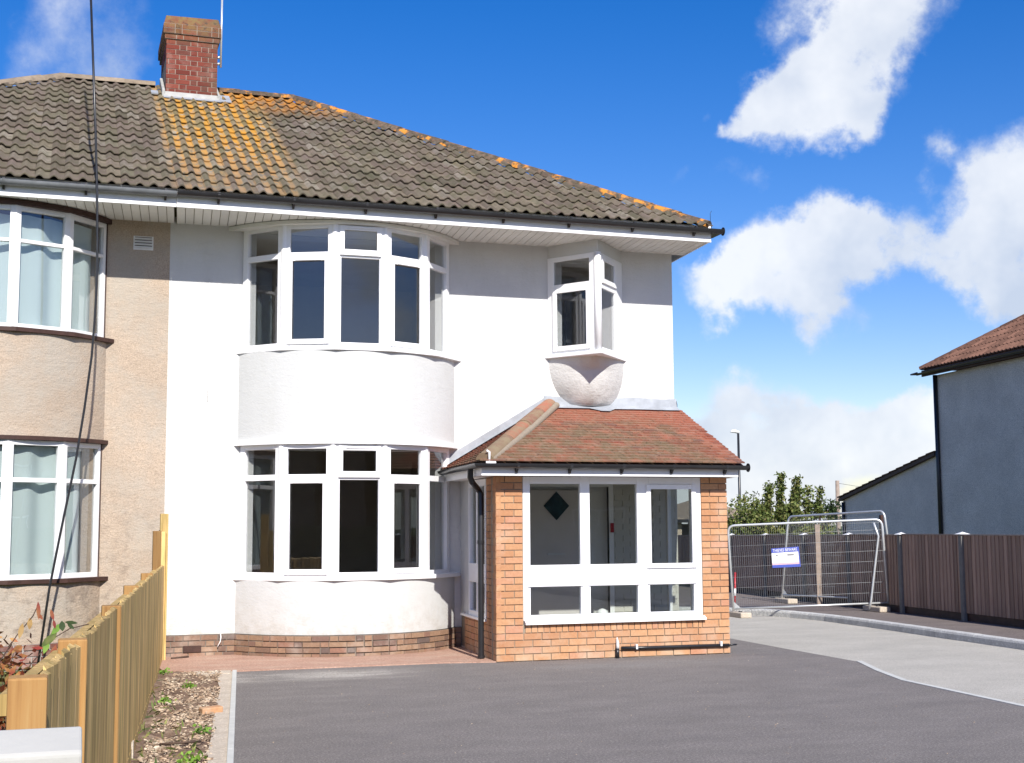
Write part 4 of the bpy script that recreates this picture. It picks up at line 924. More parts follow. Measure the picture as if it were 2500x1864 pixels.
# front: four courses and the cut one at the ground, the row of bricks on edge, then the piers
for i in range(4):
    brick_run(pw, P0, X1, PX1-PX0, .005+i*.0765, .0765, 'orange_brick', .1, jit=.003, pat=[BL], start=(BL/2)*(i % 2), gap=.010)
zso = .311
brick_run(pw, P0, X1, FW[0]-PX0+.012, zso, .0885, 'orange_brick', .1, jit=.003, pat=[HL, BL] if True else None, gap=.010)
brick_run(pw, (FW[0]+.015, PY), X1, FW[1]-FW[0]-.03, zso, .09, 'orange_brick', .1, jit=.003, pat=[BL]+[.0735]*3 if False else [.0735], gap=.009)
brick_run(pw, (FW[1]-.015, PY), X1, PX1-FW[1]+.015, zso, .0885, 'orange_brick', .1, jit=.003, pat=[BL, HL*1.5], gap=.010)
z = .40; i = 0
while z < HP-.01:
    h = min(BH, HP-z)
    brick_run(pw, P0, X1, FW[0]-PX0, z, h, 'orange_brick', .1, jit=.003, pat=[HL, BL] if i % 2 else [BL, HL], gap=.010)
    brick_run(pw, (FW[1], PY), X1, PX1-FW[1], z, h, 'orange_brick', .1, jit=.003, pat=[HL+.01, BL+.015] if i % 2 else [BL+.015, HL+.01], gap=.010)
    z += BH; i += 1
# left return
z = .005; i = 0
while z < HP-.01:
    h = min(BH, HP-z); ln = (14.92-PY) if z > .39 else (16.15-PY)
    a = sidept(PY+ln); brick_run(pw, (a.x, a.y), -dn, ln, z, h, 'orange_brick', .06, pat=[HL, BL] if i % 2 else [BL, BL], start=.06, gap=.008, proud=-.0)
    if z < .26:
        a = sidept(PY+.01, PX1); brick_run(pw, (a.x, a.y), dn, 1.9, z, h, 'orange_brick', .06, pat=[BL], start=.1*(i % 2), gap=.010)
    z += BH; i += 1
k = MB(); a = sidept(15.93); b = sidept(16.39); k.obox(a+Vector((0, 0, .42)), b-a, (.2, 0, 0), (0, 0, 1.66)); part('porch_side_panel', k, 'white_render', H)
# front window: three tall lights over three low ones
A, B = (FW[0], PY+.02), (FW[1], PY+.02)
LW = FW[1]-FW[0]; m1, m2 = (.690, .808), (1.395, 1.545)
k = MB(); z0, z1 = .445, 2.056
for (a, b) in ((0, .085), m1, m2, (LW-.105, LW)): seg_box(k, A, B, a, b, -.05, .012, z0, z1)
for (a, b) in ((.085, m1[0]), (m1[1], m2[0]), (m2[1], LW-.105)):
    seg_box(k, A, B, a, b, -.05, .012, z0, .505); seg_box(k, A, B, a, b, -.05, .012, .815, 1.06); seg_box(k, A, B, a, b, -.05, .012, 1.975, z1)
wn = part('porch_window', k, 'upvc', H, .004)
for (a, b) in ((.085, m1[0]), (m1[1], m2[0]), (m2[1], LW-.105)):
    pane(A, B, a, b, .505, .815, wn, -.015, 'clear'); pane(A, B, a, b, 1.06, 1.975, wn, -.015, 'clear')
    s = MB(); seg_box(s, A, B, a-.03, b+.03, .012, .03, .823, .842); part('weather_bar', s, 'upvc', wn)
s = MB(); frame_ring(s, A, B, m2[1]-.035, LW-.07, 1.005, 1.972, .055, .012, .034); part('sash', s, 'upvc', wn, .004)
k = MB(); k.prism([(FW[0]+.008, PY-.05, .402), (FW[0]+.008, PY-.05, .425), (FW[0]+.008, PY-.005, .449), (FW[0]+.008, PY+.07, .449), (FW[0]+.008, PY+.07, .402)], (LW+.012, 0, 0)); part('porch_sill', k, 'upvc', H, .003)
# left side window
sA, sB = sidept(15.90), sidept(14.93); A, B = (sA.x, sA.y), (sB.x, sB.y); Ls = length(A, B)
k = MB(); 
for (a, b) in ((0, .06), (Ls/2-.03, Ls/2+.03), (Ls-.06, Ls)): seg_box(k, A, B, a, b, -.05, .005, .44, 2.05)
for (a, b) in ((.06, Ls/2-.03), (Ls/2+.03, Ls-.06)):
    for (c, d) in ((.44, .50), (.84, 1.06), (1.97, 2.05)): seg_box(k, A, B, a, b, -.05, .005, c, d)
wn = part('porch_side_window', k, 'upvc', H, .004)
for (a, b) in ((.06, Ls/2-.03), (Ls/2+.03, Ls-.06)): pane(A, B, a, b, .50, .84, wn, -.02, 'clear'); pane(A, B, a, b, 1.06, 1.97, wn, -.02, 'clear')
k = MB(); seg_box(k, (sidept(16.2).x, 16.2), B, 0, 1.29, -.03, .045, .415, .44); part('porch_side_sill', k, 'upvc', H)
# right side glazing
rA, rB = sidept(14.66, PX1-.01), sidept(16.36, PX1-.01); A, B = (rA.x, rA.y), (rB.x, rB.y); Lr = length(A, B)
k = MB()
for (a, b) in ((0, .05), (Lr*.5-.02, Lr*.5+.02), (Lr-.05, Lr)): seg_box(k, A, B, a, b, -.05, .005, .30, 2.055)
for (a, b) in ((.05, Lr*.5-.02), (Lr*.5+.02, Lr-.05)):
    for (c, d) in ((.30, .35), (1.99, 2.055)): seg_box(k, A, B, a, b, -.05, .005, c, d)
wn = part('porch_side_window', k, 'upvc', H, .004)
for (a, b) in ((.05, Lr*.5-.02), (Lr*.5+.02, Lr-.05)): pane(A, B, a, b, .35, 1.99, wn, -.02, 'clear')
# inside the porch: painted brick back wall, front door, hall opening, ceiling, floor
k = MB(); grid_wall(k, (4.75, 7.70), (0, 2.3), [(5.56, 6.72, .03, 2.0)], YF-.06, YF-.005)
cz = .0
part('porch_back_wall', k, 'room_light', H)
for i in range(26):
    if i*.0755 > 2.0: break
    k = MB(); z = .01+i*.0755; x = 6.80-(i % 2)*.1
    while x < 7.68: 
        k.box(max(x, 6.78)+.003, min(x+.205, 7.68)-.003, YF-.068, YF-.058, z+.003, z+.0725); x += .2145
    q = part('painted_brickwork', k, 'room_light', H); q['kind'] = 'stuff'
k = MB(); k.box(5.60, 6.40, YF-.03, YF+.02, .03, 1.96); dr = part('front_door', k, 'door', H, .004)
k = MB(); k.prism([(6.005, YF-.042, 1.57), (6.18, YF-.042, 1.755), (6.005, YF-.042, 1.94), (5.83, YF-.042, 1.755)], (0, .012, 0)); part('diamond_pane', k, 'dark_glass', dr)
k = MB(); k.box(5.88, 6.12, YF-.045, YF-.03, 1.13, 1.15); part('letter_plate', k, 'galv', dr)
k = MB(); k.box(5.50, 5.56, YF-.075, YF-.0, .0, 2.06); k.box(6.72, 6.78, YF-.075, YF, 0, 2.06); k.box(5.56, 6.72, YF-.075, YF, 2.0, 2.06); part('door_frame', k, 'white_paint', H)
k = MB(); k.box(6.60, 6.70, YF-.09, YF-.07, 1.42, 1.52) if False else k.box(6.735, 6.775, YF-.10, YF-.076, 1.41, 1.53); part('meter_box', k, 'red', H)
k = MB(); k.quad((4.7, PY+.1, 2.058), (4.9, YF, 2.058), (7.75, YF, 2.058), (7.6, PY+.1, 2.058)); part('porch_ceiling', k, 'room_light', H)
k = MB(); k.box(4.72, 7.5, PY+.1, YF-.06, -.02, .03); part('porch_floor', k, 'concrete', H)
# porch fascia, gutter, pipes
FY = 14.19; fx0, fx1 = 4.335, 7.48; eL = dvec(YF-FY-.03)
k = MB(); k.box(fx0, fx1, FY, FY+.02, 2.055, 2.17); k.obox((fx0, FY+.02, 2.055), (eL.x, eL.y, 0), (.02, 0, 0), (0, 0, .115)); k.obox((fx1-.02, FY+.02, 2.055), (eL.x, eL.y, 0), (.02, 0, 0), (0, 0, .115)); part('porch_fascia', k, 'white_paint', H, .002)
k = MB(); k.obox((fx0+.02, FY+.02, 2.062), (fx1-fx0-.04, 0, 0), (0, PY-FY, 0), (0, 0, .008)); k.obox((fx0+.02+dn.x*.22, PY+.003, 2.062), (PX0-fx0-.02+.0, 0, 0), dvec(YF-PY-.03), (0, 0, .008)); k.obox((PX1+.002, PY+.003, 2.062), (.06, 0, 0), dvec(YF-PY-.03), (0, 0, .008)); part('porch_soffit', k, 'white_paint', H)
r = .052; prof = [(-r*math.cos(a), -r*math.sin(a)) for a in [math.pi*i/10 for i in range(11)]]; prof2 = [(x_*.85, z_*.85) for x_, z_ in prof[::-1]]
k = MB(); zc = 2.185; gl = sidept(YF-.03, fx0-.055)
cnr = Vector((fx0-.055, FY-.058, zc)); endL = Vector((fx0-.055, FY-.058, zc))+dvec(2.15)
k.sweep([endL, cnr, (fx1+.10, FY-.058, zc)], prof+prof2+[prof[0]]); k.tube([(fx1+.097, FY-.058, zc-.022), (fx1+.104, FY-.058, zc-.022)], .052, 12); part('porch_gutter', k, 'black', H, smooth=50)
for x in (4.72, 5.35, 5.98, 6.60, 7.28):
    k = MB(); k.prism([(x, FY-.002, 2.175), (x, FY-.002, 2.09), (x, FY-.02, 2.085), (x, FY-.06, 2.13), (x, FY-.108, 2.155), (x, FY-.108, 2.19)], (.026, 0, 0)); part('gutter_bracket', k, 'black', H)
dp = Vector((4.51, 14.80, 0)); o0 = cnr+dvec(.42)+Vector((.0, 0, -.03))
k = MB(); k.tube([o0, o0+Vector((0, 0, -.11)), o0+Vector((.02, .0, -.16)), Vector((dp.x-.03, dp.y, 1.92)), Vector((dp.x, dp.y, 1.87)), Vector((dp.x, dp.y, .02))], .034, 12)
k.tube([(dp.x, dp.y, 1.30), (dp.x, dp.y, 1.34)], .042, 12); k.tube([(dp.x, dp.y, .02), (dp.x, dp.y, .05)], .042, 12); part('downpipe', k, 'black', H, smooth=45)
k = MB(); k.tube([(4.40, 14.11, 2.19), (4.40, 14.11, 2.31), (4.37, 14.11, 2.325)], .014, 8); k.tube([(4.36, 14.10, 2.19), (4.47, 14.10, 2.19)], .02, 8); part('gutter_corner_clip', k, 'upvc', H)
# overflow pipe and stub on the porch front
k = MB(); k.tube([(6.06, PY-.025, .112), (6.4, PY-.025, .105), (7.0, PY-.027, .104), (7.42, PY-.025, .100)], .019, 8); k.tube([(7.42, PY-.025, .100), (7.52, PY-.02, .104)], .011, 6); part('black_pipe_run', k, 'black', H)
for x in (6.23, 7.30): 
    k = MB(); k.box(x, x+.022, PY-.052, PY, .095, .148); part('pipe_clip', k, 'upvc', H)
k = MB(); k.tube([(6.008, PY-.03, .0), (6.008, PY-.03, .11)], .022, 10); part('pipe_stub', k, 'black', H)
k = MB(); k.tube([(6.01, PY-.03, .11), (6.012, PY-.03, .17), (6.004, PY-.03, .235)], [.021, .017, .004], 8); part('pipe_cap', k, 'white_paint', H)
# porch roof
PZ0, PZ1 = 2.205, 3.03; pe = Vector((0, YF-14.10, PZ1-PZ0)); PL = pe.length; pd = pe.normalized(); pn = Vector((0, -pd.z, pd.y))
XL0, XL1, XR0, XR1 = 4.30, 5.93, 7.52, 7.80
def plx(v): return XL0+(XL1-XL0)*v/PL
def prx(v): return XR0+(XR1-XR0)*v/PL
k = MB(); eb = Vector((XL0, 14.10, PZ0-.03)); k.quad(eb, (XR0, 14.10, PZ0-.03), (XR1, YF, PZ1-.03), (XL1, YF, PZ1-.03))
side_wall = Vector((4.49, YF, PZ0-.03)); k.poly([side_wall, eb, Vector((XL1, YF, PZ1-.03))]); k.poly([Vector((XR0, 14.10, PZ0-.03)), Vector((XR0+.16, YF, PZ0-.03)), Vector((XR1, YF, PZ1-.03))])
prf = part('porch_roof', k, 'clay', H)
NR = 22; PG = PL/NR; PW = .1485; cnt = 0
rest = MB()
def ptile(x0, x1, v0, thick=.012, vlen=None):
    k = MB(); vl = PG+.05; 
    def P_(x, v, l): return Vector((x, 14.10, PZ0))+pd*v+pn*l
    thick = .015; xa0, xa1 = max(x0, plx(v0)), min(x1, prx(v0)); xb0, xb1 = max(x0, plx(v0+vl)), min(x1, prx(v0+vl))
    if xa1-xa0 < .02 or v0+vl > PL+.04 and False: return None
    xb1 = max(xb1, xb0+.002); dz = random.uniform(-.002, .002)
    k.v = [P_(xa0, v0, .022+dz), P_(xa1, v0, .022+dz), P_(xb1, v0+vl, .004), P_(xb0, v0+vl, .004), P_(xa0, v0, .022-thick), P_(xa1, v0, .022-thick), P_(xb1, v0+vl, -.006), P_(xb0, v0+vl, -.006)]
    k.f = [(0, 1, 2, 3), (4, 5, 1, 0), (5, 6, 2, 1), (7, 4, 0, 3)]
    return k
for row in range(NR):
    v0 = row*PG; x = 4.3-(PW/2)*(row % 2)
    while x < prx(v0):
        if x+PW > plx(v0):
            k = ptile(x+.0015, x+PW-.0015, v0)
            if k:
                if cnt < 296: part('roof_tile', k, 'clay', prf); cnt += 1
                else:
                    n = len(rest.v); rest.v += k.v; rest.f += [tuple(n+i for i in f) for f in k.f]
        x += PW
q = part('tile_course', rest, 'clay', prf); q['kind'] = 'stuff'
# tiles of the short left slope, joined: they show only edge on
sl = MB(); p0 = Vector((XL0, 14.10, PZ0)); p1 = Vector((4.49, YF, PZ0)); p2 = Vector((XL1, YF, PZ1)); ed_ = (p1-p0); 
for row in range(NR):
    t, t2 = row/NR, (row+1)/NR+.012
    a = p0.lerp(p2, t); b = p1.lerp(p2, t); c = p1.lerp(p2, min(t2, 1)); d = p0.lerp(p2, min(t2, 1)); nn = (p2-p1).cross(p0-p1).normalized(); nn = nn if nn.z > 0 else -nn
    ln = (b-a).length; m_ = max(1, int(ln/.15))
    for i in range(m_):
        q0, q1 = a.lerp(b, i/m_+.004), a.lerp(b, (i+1)/m_-.004); w0, w1 = d.lerp(c, i/m_+.004), d.lerp(c, (i+1)/m_-.004)
        n = len(sl.v); sl.v += [q0+nn*.026, q1+nn*.026, w1+nn*.004, w0+nn*.004, q0+nn*.008, q1+nn*.008]; sl.f += [(0+n, 1+n, 2+n, 3+n)[::-1], (4+n, 5+n, 1+n, 0+n)[::-1], (n+1, n+5, n+2), (n, n+3, n+4)]
q = part('side_tile_course', sl, 'clay', prf); q['kind'] = 'stuff'
hipA, hipB = Vector((XL0+.06, 14.16, PZ0+.05)), Vector((XL1-.02, YF-.06, PZ1+.06))
ht = [0, .30, .56, .80, 1]
for i in range(4):
    a, b = hipA.lerp(hipB, ht[i]), hipA.lerp(hipB, ht[i+1]+.03 if i < 3 else 1.0)
    q = link('hip_tile', half_round(a, b, [.10, .098, .105, .10][i], .018, 10, -.03), M['clay_hip'], prf, (0, 0, 0))
k = MB(); k.tube([hipA+Vector((.08, .0, -.03)), hipA.lerp(hipB, .5)+Vector((.1, -.02, -.045)), hipB+Vector((.09, -.03, -.04))], .045, 8); part('hip_mortar', k, 'mortar', prf, smooth=60)
# lead at the wall
k = MB()
def Q(x, v, l=.035): return Vector((x, 14.10, PZ0))+pd*v+pn*l
xs = [5.86+i*(7.74-5.86)/16 for i in range(17)]; n0 = 0
for x in xs:
    dip = .12 if abs(x-6.60) < .12 else .0; wv = .015*math.sin(x*9)
    k.v += [Q(x, PL-.13-dip+wv*.3, .033), Q(x, PL-.01, .05), Vector((x, YF-.006, PZ1+.145+wv*.5)), Vector((x, YF-.001, PZ1+.148+wv*.5))]
for i in range(16):
    for j in range(3): a = i*4+j; k.f.append((a, a+4, a+5, a+1))
part('lead_flashing', k, 'lead', H, smooth=60)
k = MB(); sA = p1+Vector((-.02, -.012, .02)); sB = p2+Vector((-.05, -.012, .03))
k.quad(sA, sB, sB+Vector((0, 0, .10)), sA+Vector((0, 0, .10))); k.quad(sA+Vector((0, -.05, .0)), sB+Vector((0, -.05, 0)), sB, sA); part('side_flashing', k, 'lead', H)
# lamp standing on the porch floor by the glass
lamp = thing('porch_lamp', (5.97, 14.75, .03), 'white round-topped lamp standing inside the porch behind the low middle pane', 'lamp')
k = MB(); k.tube([(5.97, 14.75, .03), (5.97, 14.75, .05)], .08, 18); part('lamp_base', k, 'white_paint', lamp)
k = MB(); k.tube([(5.97, 14.75, .05), (5.97, 14.75, .46)], .02, 12); part('lamp_stem', k, 'white_paint', lamp)
k = MB(); pth = [(5.97, 14.75, .44+.07*math.sin(a)+.03) for a in [-.3+i*(math.pi/2+.3)/8 for i in range(9)]]; k.tube(pth, [.072*max(.05, math.cos(a)) for a in [-.3+i*(math.pi/2+.3)/8 for i in range(9)]], 18); part('lamp_shade', k, 'white_paint', lamp)

# ------------------------------------------------------------------ the neighbour's half
NH = thing('semi_detached_house', (-2.2, 16.4, 0), 'beige roughcast half of the pair with brown sills and pale curtains in its bay', 'house')
nxc = -.92; k = MB(); grid_wall(k, (-5.5, XP), (.25, ZS+.08), [(nxc-1.1, nxc+1.1, .95, 2.44), (nxc-1.1, nxc+1.1, 3.7, 5.08)], YF-.006, 16.66)
nw = part('wall', k, 'beige_render', NH)
npa = arc(nxc, 1.33, .745, 40, YF)
for z0, z1 in ((2.52, 3.69), (.25, .93)):
    k = MB(); curved_band(k, npa, z0, z1); k.sm = True; part('bay_wall', k, 'beige_render', NH)
nso = arc(nxc+.02, 1.40, .80, 5, YF)
k = MB(); poly_slab(k, nso, 3.665, 3.715, YF+.02); part('sill', k, 'dark_wood', NH, .005)
k = MB(); poly_slab(k, nso, .90, .95, YF+.02); part('sill', k, 'dark_wood', NH, .005)
nha = arc(nxc+.01, 1.37, .79, 40, YF); k = MB(); poly_slab(k, nha, 2.475, 2.52, YF+.02); part('bay_head_board', k, 'dark_wood', NH)
k = MB(); poly_slab(k, arc(nxc, 1.36, .80, 40, YF), 5.085, 5.142, YF+.02); part('bay_soffit_board', k, 'dark_wood', NH)
NV = arc(nxc, 1.28, .74, 5, YF)
for i in range(5):
    if i < 2: pass
    facet_window(NH, NV[i], NV[i+1], 3.70, 5.085, 4.69, 'fixed', 'upvc_old', .055, .04); facet_window(NH, NV[i], NV[i+1], .945, 2.474, 2.035, 'fixed', 'upvc_old', .055, .05)
posts(NH, NV, 3.72, 5.085, .032, 'upvc_old', True); posts(NH, NV, .95, 2.474, .032, 'upvc_old', True)
for z0, z1 in ((3.71, 5.09), (.95, 2.474)): k = MB(); k.box(NV[-1][0], NV[-1][0]+.03, YF-.03, YF, z0, z1); part('jamb_bead', k, 'dark_wood', NH)
eaves(NH, -5.5, XP-.002, 'grey_gutter', False)
rfN = roof(NH, -5.6, XP, -2.2)
run_tiles('ridge_tile', (XP, YR, ZR+.02), HL1+Vector((0, 0, .02)), 'ridge_tile', rfN, .12); run_tiles('hip_tile', HL1+Vector((0, 0, .02)), HL1.lerp(HL0, .55), 'ridge_tile', rfN, .12)
# vent grille
k = MB(); k.box(.685, .915, YF-.016, YF, 4.80, 4.965); vg = part('vent_grille', k, 'upvc_old', NH)
for i in range(4): 
    k = MB(); z = 4.825+i*.034; k.prism([(.70, YF-.02, z), (.70, YF-.038, z-.004), (.70, YF-.02, z+.02)], (.2, 0, 0)); part('louvre', k, 'upvc_old', vg)
    k = MB(); k.box(.70, .90, YF-.019, YF-.0165, z+.019, z+.028); part('louvre_gap', k, 'dark_wood', vg)
# plinth of the neighbour
k = MB(); k.box(-5.5, XP, YF-.02, YF+.1, -.05, .25); curved_band(k, arc(nxc, 1.345, .77, 40, YF), -.05, .25); npl = part('plinth', k, 'mortar_white', NH)
arcp = arc(nxc, 1.36, .785, 400, YF); cm = [0]
for a, b in zip(arcp, arcp[1:]): cm.append(cm[-1]+math.dist(a, b))
for r_, (z, h) in enumerate(CZ):
    brick_run(npl, (.42, YF-.03), X1, XP-.42-.01, z, h, 'red_plinth', .09, pat=[.2, .1], start=.06*(r_ % 2), gap=.014, jit=.004)
    s_ = cm[-1]*.45-.1*(r_ % 2)
    while s_ < cm[-1]-.02:
        l = random.choice([.205, .1, .205]); i0 = min(range(len(cm)), key=lambda q: abs(cm[q]-s_)); i1 = min(range(len(cm)), key=lambda q: abs(cm[q]-min(s_+l-.014, cm[-1])))
        a, b = Vector((*arcp[i0], 0)), Vector((*arcp[i1], 0)); d = b-a; n = Vector((d.y, -d.x, 0)).normalized(); q = MB(); q.obox(a+n*random.uniform(-.003, .004)+Vector((0, 0, z+.007)), d, -n*.07, (0, 0, h-.014)); part('brick', q, 'red_plinth', npl); s_ += l
k = MB()
for z0, z1 in ((.02, 2.62), (2.95, 5.14)):
    k.quad((-5.4, 20, z0), (1.0, 20, z0), (1.0, 20, z1), (-5.4, 20, z1)); k.quad((1.0, 20, z0), (1.0, 16.661, z0), (1.0, 16.661, z1), (1.0, 20, z1)); k.quad((-5.4, 16.661, z1), (-5.4, 20, z1), (1, 20, z1), (1, 16.661, z1)); k.quad((-5.4, 16.661, z0), (-5.4, 20, z0), (-5.4, 20, z1), (-5.4, 16.661, z1)); k.quad((-5.4, 16.5, z0), (1, 16.5, z0), (1, 20, z0), (-5.4, 20, z0))
part('room_walls', k, 'room', NH)
# curtains follow the bay
def curtain(z0, z1, ph, frac0, frac1):
    k = MB(); pts = arc(nxc, 1.19, .66, 160, YF+.03); n = len(pts); i0, i1 = int(n*frac0), int(n*frac1); sel = pts[i0:i1]; m_ = len(sel)
    for j in range(9):
        t = j/8; z = z0+(z1-z0)*t
        for i, (x, y) in enumerate(sel):
            w1 = math.sin(i*.36+ph)*.022+math.sin(i*.17+ph*2)*.02; zz = z+(math.sin(i*.36+ph)*.012 if j == 8 else 0)
            d = Vector((x-nxc, y-17.2)).normalized(); k.v.append((x-d.x*w1, y-d.y*w1, zz))
    for j in range(8):
        for i in range(m_-1): a = j*m_+i; k.f.append((a, a+1, a+m_+1, a+m_))
    k.sm = True; part('curtain', k, 'curtain', NH)
curtain(3.74, 5.0, .3, .3, .97); curtain(.98, 2.42, 1.1, .3, .94)

# hanging cable from over the roof down the neighbour's front
pts = [(.02, 4.0, 3.06), (.046, 6, 3.812), (.092, 12, 6.123)]
k = MB(); k.tube([(.117, 15.28, 7.39), (.205, 15.29, 5.9), (.24, 15.29, 5.17), (.258, 15.29, 4.6), (.262, 15.3, 4.15), (.25, 15.31, 3.75), (.231, 15.33, 3.38), (.17, 15.34, 2.8), (.099, 15.35, 2.256), (-.031, 15.35, 1.507), (-.137, 15.35, .856), (-.236, 15.35, .0)], .0135, 7)
k.tube([(.117, 15.28, 7.39), (.10, 15.28, 7.9), (.06, 15.4, 9.0), (.0, 15.8, 10.5)], .0135, 7)
solo('hanging_cable', k, 'black', 'thin black cable hanging down in front of the beige house to the ground', 'cable')

# ------------------------------------------------------------------ timber fence on the left
F = thing('timber_fence', (.5, 9, 0), 'tall pale timber fence of narrow upright boards between the two front gardens', 'fence')
def fx(y): return .468+(y-9.9)*.0962
for (y, zt, wd) in [(4.02, 1.09, .105), (5.33, 1.09, .105), (7.48, 1.095, .10), (9.9, 1.10, .10), (12.55, 1.10, .10)]:
    k = MB(); x = fx(y)-wd*(.38 if y < 8 else .62); k.box(x, x+wd, y-.0, y+.1, -.05, zt); part('fence_post', k, 'pine_post', F, .006)
k = MB(); k.box(1.045, 1.135, 16.05, 16.15, -.05, 1.665); part('fence_post', k, 'pine', F, .006)
k = MB(); k.box(1.055, 1.105, 15.99, 16.045, -.05, 1.46); k.box(1.11, 1.13, 16.0, 16.04, -.05, 1.44); part('fence_post', k, 'pine', F, .004)
k = MB(); k.box(.94, 1.03, 15.6, 15.7, -.05, 1.47); part('fence_post', k, 'pine_post', F, .006)
bm_ = None; y = 4.14; i = 0
BDV = []
while y < 15.98:
    if not any(p-.01 < y+.05 < p+.09 for p in (5.33, 7.48, 9.9)):
        k = MB(); x = fx(y)+.018+.003*(i % 2); zt = 1.085+random.uniform(-.010, .010); d = Vector((.0962, 1, 0))
        # feather edge board with a weathered top
        k.v = [Vector((x, y, -.03)), Vector((x+.022, y, -.03)), Vector((x+.012, y, -.03))]; k.v = []; k.f = []
        th1, th2 = .009, .021
        base = [Vector((x, y, 0)), Vector((x+th1, y, 0)), Vector((x+th2+.0096, y+.098, 0)), Vector((x+.0096, y+.098, 0))]
        k.v = [b+Vector((0, 0, -.03)) for b in base]+[base[0]+Vector((0, 0, zt)), base[1]+Vector((0, 0, zt-.012)), base[2]+Vector((0, 0, zt-.012)), base[3]+Vector((0, 0, zt))]
        k.f = [(0, 3, 2, 1), (4, 5, 6, 7), (0, 1, 5, 4), (1, 2, 6, 5), (2, 3, 7, 6), (3, 0, 4, 7)]
        part('fence_board', k, 'pine', F)
    y += .0985; i += 1
for z in (.25, .62, .98):
    k = MB(); k.obox((fx(4.1)-.07, 4.1, z), (.0962*11.9, 11.9, 0), (.04, 0, 0), (0, 0, .06)); part('rail', k, 'pine', F)
k = MB(); k.obox((fx(4.2)+.01, 4.2, -.06), (.0962*11.7, 11.7, 0), (.03, 0, 0), (0, 0, .12)); part('gravel_board', k, 'pine', F)
k = MB(); k.obox((fx(9.4)+.0, 9.4, -.05), (.008, .09, 0), (.05, 0, 0), (0, 0, .15)); part('stake', k, 'concrete', F)

# front garden wall with saddleback coping, close to the camera
GW = thing('garden_wall', (-1, 3.24, 0), 'low front wall with a pale saddleback coping at the lower left corner', 'wall')
xe = .052; k = MB(); k.box(-3.2, xe-.03, 3.14, 3.34, -.08, .955); part('wall_body', k, 'mortar', GW)
prof = [(-.118, .95), (-.118, 1.016), (-.108, 1.024), (-.004, 1.058), (.004, 1.058), (.108, 1.024), (.118, 1.016), (.118, .95), (.10, .94), (-.10, .94)]
x = xe
for i in range(4):
    k = MB(); l = .78; k.prism([(x-.002, 3.24+a, b) for a, b in prof], (-(l-.004), 0, 0)); part('coping_stone', k, 'coping', GW, .006); x -= l
for i in range(12):
    x0 = xe-.03-(.1 if i % 2 else 0)
    for j in range(5):
        k = MB(); k.box(x0-.21+.005, x0-.005, 3.13, 3.35, .95-(i+1)*.075+.005, .95-i*.075-.005); part('brick', k, 'brown_brick', GW); x0 -= .215

# shrub and grass behind the fence, left
sh = thing('climbing_shrub', (-.3, 5.6, 0), 'red and brown leaved straggly shrub behind the near end of the timber fence', 'shrub')
k = MB(); tips = []
rng = random.Random(3)
for i in range(16):
    x0, y0 = -.24+rng.uniform(-.12, .06), 5.55+rng.uniform(-.25, .25); pth = [Vector((x0, y0, -.05))]
    top = rng.uniform(.7, 1.12)
    for s_ in range(6): pth.append(pth[-1]+Vector((rng.uniform(-.03, .03)+.008, rng.uniform(-.04, .04), top/6)))
    tips.append(pth); k.tube(pth, [.006*(1-.13*q) for q in range(7)], 5)
for (pts_) in ([(-.30, 5.5, .8), (-.22, 5.5, 1.0), (-.16, 5.5, 1.10), (-.105, 5.5, 1.17), (-.086, 5.5, 1.215)], [(-.20, 5.5, .85), (-.10, 5.5, 1.0), (-.02, 5.5, 1.09), (.03, 5.5, 1.12), (.10, 5.5, 1.135)]):
    k.tube(pts_, .0022, 5); tips.append([Vector(p) for p in pts_])
part('stem', k, 'bark', sh)
def shp():
    p = rng.choice(tips[:-2]); a = p[rng.randint(1, len(p)-1)]; return a+Vector((rng.gauss(0, .035), rng.gauss(0, .05), rng.gauss(0, .04)))
q = link('foliage', leaves(2600, shp, .021, .2, .5), M['leaf_red'], sh, (0, 0, 0)); q['kind'] = 'stuff'
q = link('dry_foliage', leaves(1800, lambda: (shp()+Vector((.03, -.05, -.28))), .022, .2, .3), M['leaf_brown'], sh, (0, 0, 0)); q['kind'] = 'stuff'
def leaf(p, d, l, w_, mat, tilt=0):
    k = MB(); d = Vector(d).normalized(); s_ = d.cross(Vector((0, -1, 0))).normalized(); pts_ = [Vector(p)]
    L_ = []; 
    for t, ww in ((.0, .05), (.25, .8), (.55, 1), (.8, .6), (1, .02)): L_.append((Vector(p)+d*l*t-s_*w_*ww, Vector(p)+d*l*t+s_*w_*ww))
    n = 0
    for a, b in L_: k.v += [a, b]
    for i in range(4): k.f.append((2*i, 2*i+1, 2*i+3, 2*i+2))
    me = k.mesh('leaf'); at_ = me.attributes.new('tint', 'FLOAT', 'POINT'); at_.data.foreach_set('value', [.5]*len(me.vertices)); link('leaf', me, M[mat], sh, (0, 0, 0))
